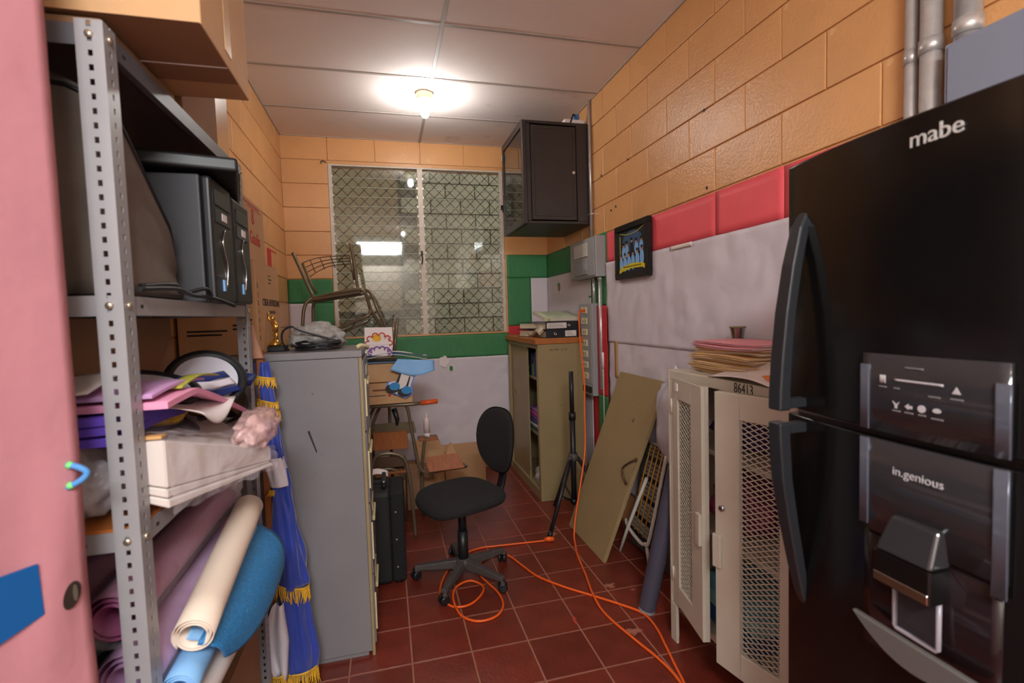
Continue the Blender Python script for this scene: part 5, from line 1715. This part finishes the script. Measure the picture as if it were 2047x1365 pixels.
MB().grid(backf(1, .034, 0), 40, 12, 0).build('backrest', FABRICB, ch)
MB().grid(backf(-1, .022, .006), 40, 12, 0).build('back_shell', mat('shell_black', S(28, 27, 28), .32), ch)
MB().tube([BC + Vector((0, 0, .09)), BC + Vector((.002, .01, .26))], .028, 20).build('column_cover', BLACK, ch)
MB().tube([BC + Vector((.002, .01, .26)), BC + Vector((.003, .03, .40))], .022, 20).build('gas_column', BLACK, ch)
MB().lathe([(.032, .06), (.042, .075), (.045, .10), (.032, .112)], (BC.x, BC.y, 0), 24).build('hub', CHARC, ch)
for k in range(5):
    a = math.radians(23 + 72 * k)
    d_ = Vector((math.cos(a), math.sin(a), 0))
    s_ = Vector((-d_.y, d_.x, 0))
    r0, r1 = .03, .268
    p = [BC + d_ * r0 + s_ * .023 + Vector((0, 0, .058)), BC + d_ * r0 - s_ * .023 + Vector((0, 0, .058)), BC + d_ * r1 - s_ * .016 + Vector((0, 0, .054)), BC + d_ * r1 + s_ * .016 + Vector((0, 0, .054)),
         BC + d_ * r0 + s_ * .020 + Vector((0, 0, .108)), BC + d_ * r0 - s_ * .020 + Vector((0, 0, .108)), BC + d_ * r1 - s_ * .014 + Vector((0, 0, .080)), BC + d_ * r1 + s_ * .014 + Vector((0, 0, .080))]
    leg = MB().hexa(p).build('leg', CHARC, ch, .006, 2)
    wc = BC + d_ * .262
    wd = Vector((math.cos(a + .9 * (1 if k % 2 else -1)), math.sin(a + .9 * (1 if k % 2 else -1)), 0))
    q = MB()
    for s2 in (-1, 1):
        c1 = wc + Vector((0, 0, .0255)) + wd * s2 * .006
        c2 = wc + Vector((0, 0, .0255)) + wd * s2 * .024
        q.tube([c1, c1 + (c2 - c1) * .7, c2], [.025, .025, .019], 18)
    cs = q.build('castor', BLACK, leg)
    MB().tube([wc + Vector((0, 0, .03)), wc + Vector((0, 0, .062))], .010, 10).build('castor_stem', BLACK, leg)
    MB().tube([wc - wd * .02 + Vector((0, 0, .0495)), wc + wd * .02 + Vector((0, 0, .0495))], .010, 10).build('castor_hood', CHARC, leg)

# ------------------------------------------------------------------ orange extension cords
def cord(pts, name, label, r=.0058, k=7, cat='cord'):
    t = thing(name, label, cat, pts[0])
    t.location = Vector(pts[0])
    MB().tube(pts, r, 8, smoothen=k).build('wire', ORCORD, t)
    return t


Z = .0065
c1 = cord([(1.428, 3.452, 1.442), (1.405, 3.43, 1.43), (1.388, 3.40, 1.36), (1.365, 3.32, 1.15), (1.335, 3.20, .95), (1.29, 3.10, .75), (1.245, 3.0, .52), (1.17, 2.93, .27), (1.125, 2.90, .10), (1.100, 2.86, .018), (1.075, 2.78, Z), (1.034, 2.638, Z), (.995, 2.43, Z), (.951, 2.232, Z + .008), (.945, 2.08, Z), (.986, 1.883, Z), (1.022, 1.74, Z), (1.034, 1.62, Z), (1.01, 1.45, Z), (.95, 1.30, Z)], 'extension_cord', 'orange cord plugged into the outlet box and dropping to the floor')
MB().tube([(1.458, 3.462, 1.445), (1.425, 3.45, 1.442)], .013, 10).build('plug', ORCORD, c1)
c2 = cord([(.945, 2.868, Z + .004), (.90, 2.876, Z), (.784, 2.886, Z), (.62, 2.90, Z), (.50, 2.905, Z), (.40, 2.86, Z), (.31, 2.76, Z), (.235, 2.60, Z), (.212, 2.468, Z), (.245, 2.365, Z), (.30, 2.335, Z), (.36, 2.352, Z), (.42, 2.42, Z), (.435, 2.49, Z), (.38, 2.55, Z + .004), (.30, 2.50, Z + .012), (.268, 2.40, Z + .012), (.284, 2.28, Z), (.335, 2.21, Z), (.40, 2.195, Z), (.465, 2.225, Z), (.502, 2.30, Z), (.500, 2.40, Z), (.47, 2.50, Z), (.44, 2.62, Z), (.48, 2.74, Z), (.56, 2.80, Z), (.641, 2.765, Z), (.69, 2.63, Z), (.741, 2.489, Z), (.84, 2.35, Z), (.951, 2.232, Z - .001), (1.05, 2.12, Z), (1.115, 2.028, Z), (1.12, 1.92, Z), (1.093, 1.795, Z), (1.065, 1.68, Z), (1.045, 1.59, Z), (1.0, 1.42, Z), (.97, 1.28, Z)], 'extension_cord', 'long orange cord looping under the black swivel chair')
MB().tube([(.905, 2.874, .014), (.93, 2.87, .016), (.965, 2.864, .014)], [.008, .016, .014], 10).build('socket_end', ORCORD, c2)
tag(MB().tube([(.787, 2.075, .003), (.792, 2.10, .003), (.80, 2.098, .003), (.795, 2.065, .003), (.788, 2.06, .003), (.786, 2.09, .003)], .0022, 6, smoothen=4).build('paper_clip', mat('clip_red', S(210, 60, 50), .4)), 'small red paper clip lying on the floor tiles', 'clip')

# ------------------------------------------------------------------ portable speaker
ps = thing('loudspeaker', 'black portable loudspeaker with a top handle between filing cabinet and chair', 'speaker', (-.1, 2.8, 0))
X0, X1, Y0, Y1, ZT = -.285, .052, 2.64, 2.93, .512
MB().box(X0, X1 - .07, Y0, Y1, .012, ZT).build('body', mat('speaker_black', S(30, 30, 32), .6, bump=.25, bscale=220), ps, .022, 3)
MB().box(X1 - .072, X1, Y0 + .004, Y1 - .004, .016, ZT - .004).build('front_grille', mat('speaker_grille', S(20, 20, 22), .7, bump=.5, bscale=350), ps, .014, 2)
for z in (.10, .25, .40):
    MB().lathe([(.006, 0), (.005, -.004), (.0001, -.005)], (X1 - .045, Y0 + .004, z), 10, 'y').build('screw', BOLT, ps)
MB().box(-.19, -.02, 2.74, 2.84, ZT - .001, ZT + .004).build('handle_recess', BLACK, ps, .002)
MB().box(-.06, -.035, 2.70, 2.87, ZT + .004, ZT + .045).build('carry_handle', BLACKH, ps, .008, 2)
MB().box(-.15, -.06, 2.78, 2.80, ZT + .004, ZT + .02).build('handle_stem', BLACKH, ps, .003)
for (x, y) in ((X0 + .04, Y0 + .04), (X0 + .04, Y1 - .04), (X1 - .04, Y0 + .04), (X1 - .04, Y1 - .04)):
    MB().lathe([(.016, 0), (.014, .014)], (x, y, 0), 12).build('rubber_foot', BLACK, ps)
tag(MB().grid(lambda u, v: (-.155 + .13 * u, 2.88 + .04 * v, ZT + .012 + .02 * math.sin(PI * u) + .02 * v), 10, 5, .002).build('paper_scrap', WHITEF), 'white paper scrap bulging on top of the black loudspeaker', 'paper')

# ------------------------------------------------------------------ stack of school furniture behind the filing cabinet
TB = .0115
tc = thing('school_chair', 'upright brown school chair on top of the furniture stack before the window', 'chair', (-.32, 3.5, 1.2))
MB().tube([(-.602, 3.70, 1.905), (-.56, 3.68, 1.80), (-.475, 3.62, 1.60), (-.43, 3.52, 1.585), (-.31, 3.40, 1.605), (-.155, 3.36, 1.625), (-.115, 3.365, 1.585), (-.092, 3.40, 1.49), (-.06, 3.45, 1.43), (-.005, 3.5, 1.345)], TB, 10, smoothen=6).build('side_frame', BROWNT, tc)
MB().tube([(-.225, 3.82, 1.99), (-.205, 3.80, 1.85), (-.185, 3.76, 1.66), (-.17, 3.70, 1.635), (-.10, 3.60, 1.62), (-.05, 3.56, 1.5), (.02, 3.58, 1.32)], TB, 10, smoothen=6).build('side_frame', BROWNT, tc)
MB().tube([(-.545, 3.71, 1.83), (-.50, 3.66, 1.72), (-.455, 3.63, 1.62)], .009, 8).build('back_upright', BROWNT, tc)
MB().tube([(-.23, 3.80, 1.90), (-.21, 3.79, 1.72)], .009, 8).build('back_upright', BROWNT, tc)
MB().grid(lambda u, v: (-.462 + .305 * u + .02 * v, 3.42 - .06 * u + .30 * v, 1.575 + .043 * u - .01 * math.sin(PI * v)), 8, 8, .014).build('seat', mat('dark_brown_ply', S(96, 74, 54), .5, var=.1), tc)
for k in range(4):
    t = k / 3
    MB().tube([(-.545 + .045 * t, 3.71, 1.835 - .095 * t), (-.47 + .02 * t, 3.79, 1.875 - .09 * t), (-.37, 3.83, 1.895 - .07 * t), (-.225 + .01 * t, 3.81, 1.90 - .06 * t)], .0032, 6, smoothen=5).build('back_wire', mat('wire_dark', S(76, 62, 48), .4, metal=.5), tc)
for (x, y, z) in ((-.50, 3.76, 1.86), (-.44, 3.805, 1.885), (-.37, 3.83, 1.897), (-.30, 3.825, 1.90)):
    MB().tube([(x, y, z), (x + .03, y - .0, z - .085)], .003, 6).build('back_wire', mat('wire_dark2', S(76, 62, 48), .4, metal=.5), tc)
MB().tube([(-.092, 3.40, 1.49), (-.11, 3.38, 1.455), (-.18, 3.39, 1.425), (-.30, 3.42, 1.375), (-.42, 3.46, 1.33)], TB, 10, smoothen=5).build('stretcher', BROWNT, tc)
MB().tube([(-.115, 3.50, 1.415), (-.25, 3.52, 1.36), (-.38, 3.55, 1.31)], .009, 8).build('stretcher', BROWNT, tc)
MB().tube([(-.47, 3.55, 1.585), (-.52, 3.54, 1.53), (-.54, 3.53, 1.38), (-.55, 3.53, 1.185)], TB, 10, smoothen=5).build('leg', BROWNT, tc)
MB().tube([(-.455, 3.60, 1.59), (-.478, 3.61, 1.50), (-.482, 3.62, 1.185)], TB, 10, smoothen=5).build('leg', BROWNT, tc)
MB().tube([(.085, 3.62, 1.43), (.045, 3.52, 1.165)], .011, 8).build('leg', BROWNT, tc)
MB().tube([(.055, 3.60, 1.40), (.035, 3.53, 1.165)], .010, 8).build('leg', BROWNT, tc)
# desk that carries the upper chair
dk = thing('school_desk', 'school desk mostly hidden behind the filing cabinet carrying the upper chair', 'desk', (-.35, 3.55, 0))
MB().box(-.70, .06, 3.42, 3.80, 1.145, 1.165).build('desktop', mat('desk_green_brown', S(112, 98, 74), .5), dk, .003)
for (x, y) in ((-.68, 3.44), (-.68, 3.78), (.0, 3.78), (-.2, 3.78)):
    MB().tube([(x, y, .0), (x, y, 1.145)], .012, 8).build('leg', BROWNT, dk)
# two cartons in front
b1 = carton('cardboard_box', -.42, .150, 3.30, 3.41, .870, 1.012, 'brown printed carton lying on the tube chair beside the filing cabinet', CARD, False)
MB().box(-.10, .03, 3.2992, 3.2998, .958, .970).build('print_line', mat('brown_print', S(128, 78, 56), .7), b1)
MB().box(-.13, -.02, 3.2992, 3.2998, .925, .930).box(.03, .07, 3.2992, 3.2998, .925, .93).build('print_line', INK, b1)
MB().prism([(0, .012), (.012, 0), (0, -.012), (-.012, 0)], (.005, 3.2996, .927), (1, 0, 0), (0, 0, 1), .0004).build('red_diamond', REDINK, b1)
b2_ = carton('cardboard_box', -.42, .085, 3.315, 3.41, 1.014, 1.142, 'plain brown carton under the stack of paper cut-outs', CARD, False)
# stack of paper cut-outs
cw = [(LBLUE, 'light blue paper cut-out lowest in the stack on the carton'), (mat('black_card', S(30, 30, 36), .6), 'black backed paper cut-out in the stack on the carton'), (WHITEF, 'white paper cut-out in the stack on the carton'), (LBLUE, 'upper light blue paper cut-out in the stack on the carton'), (NAVY, 'navy edged paper cut-out jutting right from the stack on the carton'), (WHITEF, 'topmost white paper cut-out of the stack on the carton')]
for k, (mt_, lab) in enumerate(cw):
    r1 = .26 + .02 * (k % 3)
    tag(MB().grid(lambda u, v, k=k: (-.145 + (.36 + .04 * ((k * 5) % 3)) * u, 3.28 + .02 * (k % 2) + .11 * v * (1 - .5 * u), 1.146 + .0065 * k + (.028 * math.sin(PI * min(1, u * 1.1)) if k > 1 else .006 * math.sin(PI * u)) - .012 * u + (.012 if k > 1 else 0)), 14, 4, .002).build('paper_cutout', mt_), lab, 'paper cut-out')
lc = thing('hanging_cutout', 'paper cut-out of a blue skirt with legs and blue shoes hanging off the stack', 'paper cut-out', (.1, 3.27, .92))
yq = 3.262


def flat(poly, y, mt, name, parent=lc, th=.0015):
    return MB().prism(poly, (0, y, 0), (1, 0, 0), (0, 0, 1), -th).build(name, mt, parent)


MB().grid(lambda u, v: (.065 + .235 * u - .05 * v * (1 - u), 3.27 - .03 * v + .015 * math.sin(7 * u), 1.165 - .02 * u - (.065 + .035 * math.sin(PI * u)) * v), 10, 6, .002).build('skirt', LBLUE, lc)
outl = [(.085, 1.075), (.105, 1.09), (.155, 1.085), (.18, 1.06), (.165, 1.03), (.145, .98), (.155, .955), (.145, .925), (.105, .905), (.06, .925), (.01, .95), (-.018, .985), (-.01, 1.015), (.02, 1.025), (.055, 1.02)]
flat(outl, yq + .006, mat('halo_blue', S(100, 140, 220), .5), 'outline')
cx_ = sum(p[0] for p in outl) / len(outl); cz_ = sum(p[1] for p in outl) / len(outl)
flat([(cx_ + (x - cx_) * .86, cz_ + (zz_ - cz_) * .9) for x, zz_ in outl], yq + .004, WHITEF, 'white_border')
flat([(.075, 1.075), (.098, 1.08), (.07, 1.015), (.045, 1.005)], yq + .001, INK, 'leg_line')
flat([(.13, 1.05), (.142, 1.045), (.125, .985), (.108, .985)], yq + .001, INK, 'leg_line')
flat([(.085, 1.07), (.135, 1.05), (.112, .99), (.065, 1.01)], yq + .0, mat('stocking_white', S(222, 212, 208), .6), 'stocking')
for (sx_, sz_) in ((.035, .985), (.11, .955)):
    flat([(sx_ + .045 * math.cos(a) - .01, sz_ + .030 * math.sin(a) - .01) for a in [2 * PI * i / 18 for i in range(18)]], yq + .0015, INK, 'sole')
    flat([(sx_ + .034 * math.cos(a) + .004, sz_ + .026 * math.sin(a) + .004) for a in [2 * PI * i / 18 for i in range(18)]], yq - .0015, mat('shoe_blue%d' % int(sx_ * 100), S(40, 130, 190), .5), 'shoe')
# drawing card with clouds
cdw = thing('drawing_card', 'white folded card with a red cloud drawing above a purple cloud', 'card', (-.05, 3.30, 1.185))
yc_ = 3.292
MB().hexa([(-.137, yc_, 1.263), (.040, yc_, 1.262), (.040, yc_ + .002, 1.262), (-.137, yc_ + .002, 1.263), (-.135, yc_ + .03, 1.376), (.040, yc_ + .03, 1.372), (.040, yc_ + .032, 1.372), (-.135, yc_ + .032, 1.376)]).build('upper_leaf', WHITEF, cdw)
MB().hexa([(-.137, yc_ - .012, 1.196), (.030, yc_ - .012, 1.19), (.030, yc_ - .010, 1.19), (-.137, yc_ - .010, 1.196), (-.137, yc_ - .001, 1.262), (.040, yc_ - .001, 1.261), (.040, yc_, 1.261), (-.137, yc_, 1.262)]).build('lower_leaf', WHITEF, cdw)
up_ = Vector((0, .03, .112)).normalized()


def arcs(cx, cz, w_, h_, n, r_, mt, nm, y_, upv):
    q = MB()
    pts = []
    for i in range(n):
        a = PI - PI * i / (n - 1)
        c = (cx + w_ * math.cos(a), cz + h_ * math.sin(a))
        for j in range(7):
            b_2 = a + PI * .6 - 1.2 * PI * j / 6
            pts.append((c[0] + .018 * math.cos(b_2), c[1] + .016 * math.sin(b_2)))
    q.tube([Vector((x, y_ - .002, 1.263)) + upv * (zz_ - 1.263) for x, zz_ in pts], r_, 5)
    q.build(nm, mt, cdw)


arcs(-.048, 1.272, .068, .055, 6, .0045, mat('crayon_red', S(196, 84, 60), .7), 'red_cloud', yc_, up_)
arcs(-.045, 1.215, .055, .022, 6, .004, mat('crayon_purple', S(140, 90, 170), .7), 'purple_cloud', yc_ - .012, Vector((0, .012, .066)).normalized())
q = MB()
sun = []
for i in range(24):
    r_ = .020 if i % 2 else .031
    sun.append((r_ * 1.15 * math.cos(2 * PI * i / 24), r_ * math.sin(2 * PI * i / 24)))
q.prism(sun, Vector((-.06, yc_ - .002, 1.263)) + up_ * .045, (1, 0, 0), up_, -.001)
q.build('sun', mat('crayon_yellow', S(224, 170, 40), .7, var=.2, vscale=60), cdw)
q = MB()
for i in range(6):
    q.tube([Vector((-.015 + .008 * i, yc_ - .002, 1.263)) + up_ * (.03 + .006 * (i % 3)), Vector((-.010 + .008 * i, yc_ - .002, 1.263)) + up_ * (.045 + .006 * (i % 2))], .0018, 4)
q.build('crayon_marks', mat('crayon_orange', S(206, 120, 60), .7), cdw)

# tube chair under the cartons, with an orange grip
ac = thing('tablet_chair', 'brown tube school chair with an orange grip under the printed carton', 'chair', (.05, 3.4, 0))
MB().tube([(-.40, 3.33, .858), (.15, 3.33, .853), (.21, 3.33, .855)], .0125, 10).build('top_tube', BROWNT, ac)
MB().tube([(.205, 3.33, .855), (.318, 3.33, .861)], .0165, 12).build('orange_grip', ORGRIP, ac)
MB().tube([(.105, 3.35, .85), (.122, 3.35, .80), (.142, 3.35, .65), (.172, 3.35, .45), (.20, 3.35, .385), (.26, 3.36, .365), (.36, 3.38, .37)], TB, 10, smoothen=6).build('bent_tube', BROWNT, ac)
MB().tube([(.36, 3.38, .37), (.47, 3.42, .36), (.52, 3.50, .34), (.50, 3.62, .33)], TB, 10, smoothen=6).build('seat_tube', BROWNT, ac)
MB().tube([(-.30, 3.50, .855), (-.10, 3.50, .84), (.09, 3.50, .85)], .0115, 10).build('top_tube', BROWNT, ac)
MB().tube([(-.09, 3.50, .84), (-.14, 3.5, .74), (-.17, 3.5, .62), (-.2, 3.5, 0.01)], TB, 10, smoothen=6).build('leg', BROWNT, ac)
MB().tube([(-.05, 3.52, .84), (-.10, 3.52, .74), (-.12, 3.52, .62), (-.13, 3.52, .01)], TB, 10, smoothen=6).build('leg', BROWNT, ac)
MB().tube([(.245, 3.52, .58), (.225, 3.52, .50), (.205, 3.52, .30), (.20, 3.52, .01)], TB, 10, smoothen=5).build('leg', BROWNT, ac)
MB().box(-.12, .17, 3.38, 3.70, .645, .660).build('writing_board', mat('grey_brown_board', S(106, 92, 66), .5), ac, .003)
MB().hexa([(-.115, 3.27, .575), (.112, 3.27, .570), (.112, 3.30, .570), (-.115, 3.30, .575), (-.113, 3.36, .672), (.108, 3.36, .668), (.108, 3.385, .668), (-.113, 3.385, .672)]).build('back_board', WOODB, ac, .003)
MB().tube([(.03, 3.5, .80), (.05, 3.5, .72), (.045, 3.5, .68)], [.02, .016, .006], 8).build('tube_plug', BLACK, ac)
MB().hexa([(.235, 3.31, .385), (.485, 3.31, .392), (.49, 3.33, .378), (.258, 3.33, .372), (.225, 3.46, .445), (.455, 3.47, .455), (.46, 3.48, .44), (.23, 3.47, .43)]).build('seat', WOODR, ac, .003)
lc2 = thing('school_chair', 'lower school chair with arched tube back behind the loudspeaker', 'chair', (0, 3.2, 0))
MB().tube([(-.13, 3.18, .01), (-.127, 3.18, .42), (-.118, 3.18, .50), (-.095, 3.18, .558), (-.04, 3.18, .575), (.04, 3.18, .56), (.082, 3.18, .52), (.100, 3.18, .44), (.113, 3.18, .30), (.13, 3.18, .01)], TB, 10, smoothen=6).build('arched_frame', BROWNT, lc2)
MB().tube([(-.125, 3.21, .455), (-.05, 3.21, .468), (.005, 3.21, .46), (.055, 3.22, .42), (.07, 3.25, .38)], .010, 10, smoothen=5).build('seat_tube', BROWNT, lc2)
MB().box(-.11, .085, 3.195, 3.215, .475, .545).build('back_slat', mat('dark_slat', S(78, 52, 34), .5, var=.2), lc2, .004)
MB().box(-.12, .09, 3.20, 3.24, .43, .447).build('seat', WOODB, lc2, .004)
MB().tube([(.08, 3.45, .40), (.075, 3.46, .01)], .010, 8).build('leg', BROWNT, lc2)
MB().tube([(-.12, 3.45, .40), (-.125, 3.46, .01)], .010, 8).build('leg', BROWNT, lc2)
MB().tube([(-.12, 3.45, .40), (.08, 3.45, .40), (.08, 3.22, .43)], .010, 8).build('seat_tube', BROWNT, lc2)
bo = thing('spray_bottle', 'pale plastic bottle standing among the stacked chairs before the white paper', 'bottle', (.255, 3.56, .44))
MB().lathe([(.022, .595), (.023, .68), (.018, .70), (.009, .712), (.010, .738), (.0001, .74)], (.255, 3.56, 0), 16).build('body', mat('bottle_pale', S(214, 192, 190), .35), bo)
MB().lathe([(.022, .566), (.022, .596)], (.255, 3.56, 0), 16).build('base_cap', WHITEF, bo)
MB().box(.19, .33, 3.50, 3.62, .55, .565).build('support_slat', WOODB, ac, .003)
# cartons on the floor by the back wall
carton('cardboard_box', .20, .40, 3.84, 4.20, .001, .385, 'open brown carton on the floor behind the tube chair', CARD)
carton('cardboard_box', .43, .775, 4.06, 4.42, .001, .27, 'low wide carton on the floor against the white paper', CARD)
carton('cardboard_box', .10, .30, 3.66, 3.82, .001, .30, 'dark brown carton standing under the tube chair seat', CARDD)
tag(MB().hexa([(.44, 4.08, .271), (.53, 4.10, .271), (.52, 4.12, .271), (.435, 4.10, .271), (.46, 4.10, .345), (.50, 4.12, .36), (.49, 4.13, .36), (.45, 4.11, .345)]).build('cardboard_scrap', CARD), 'folded cardboard scrap standing on the low wide carton', 'scrap')
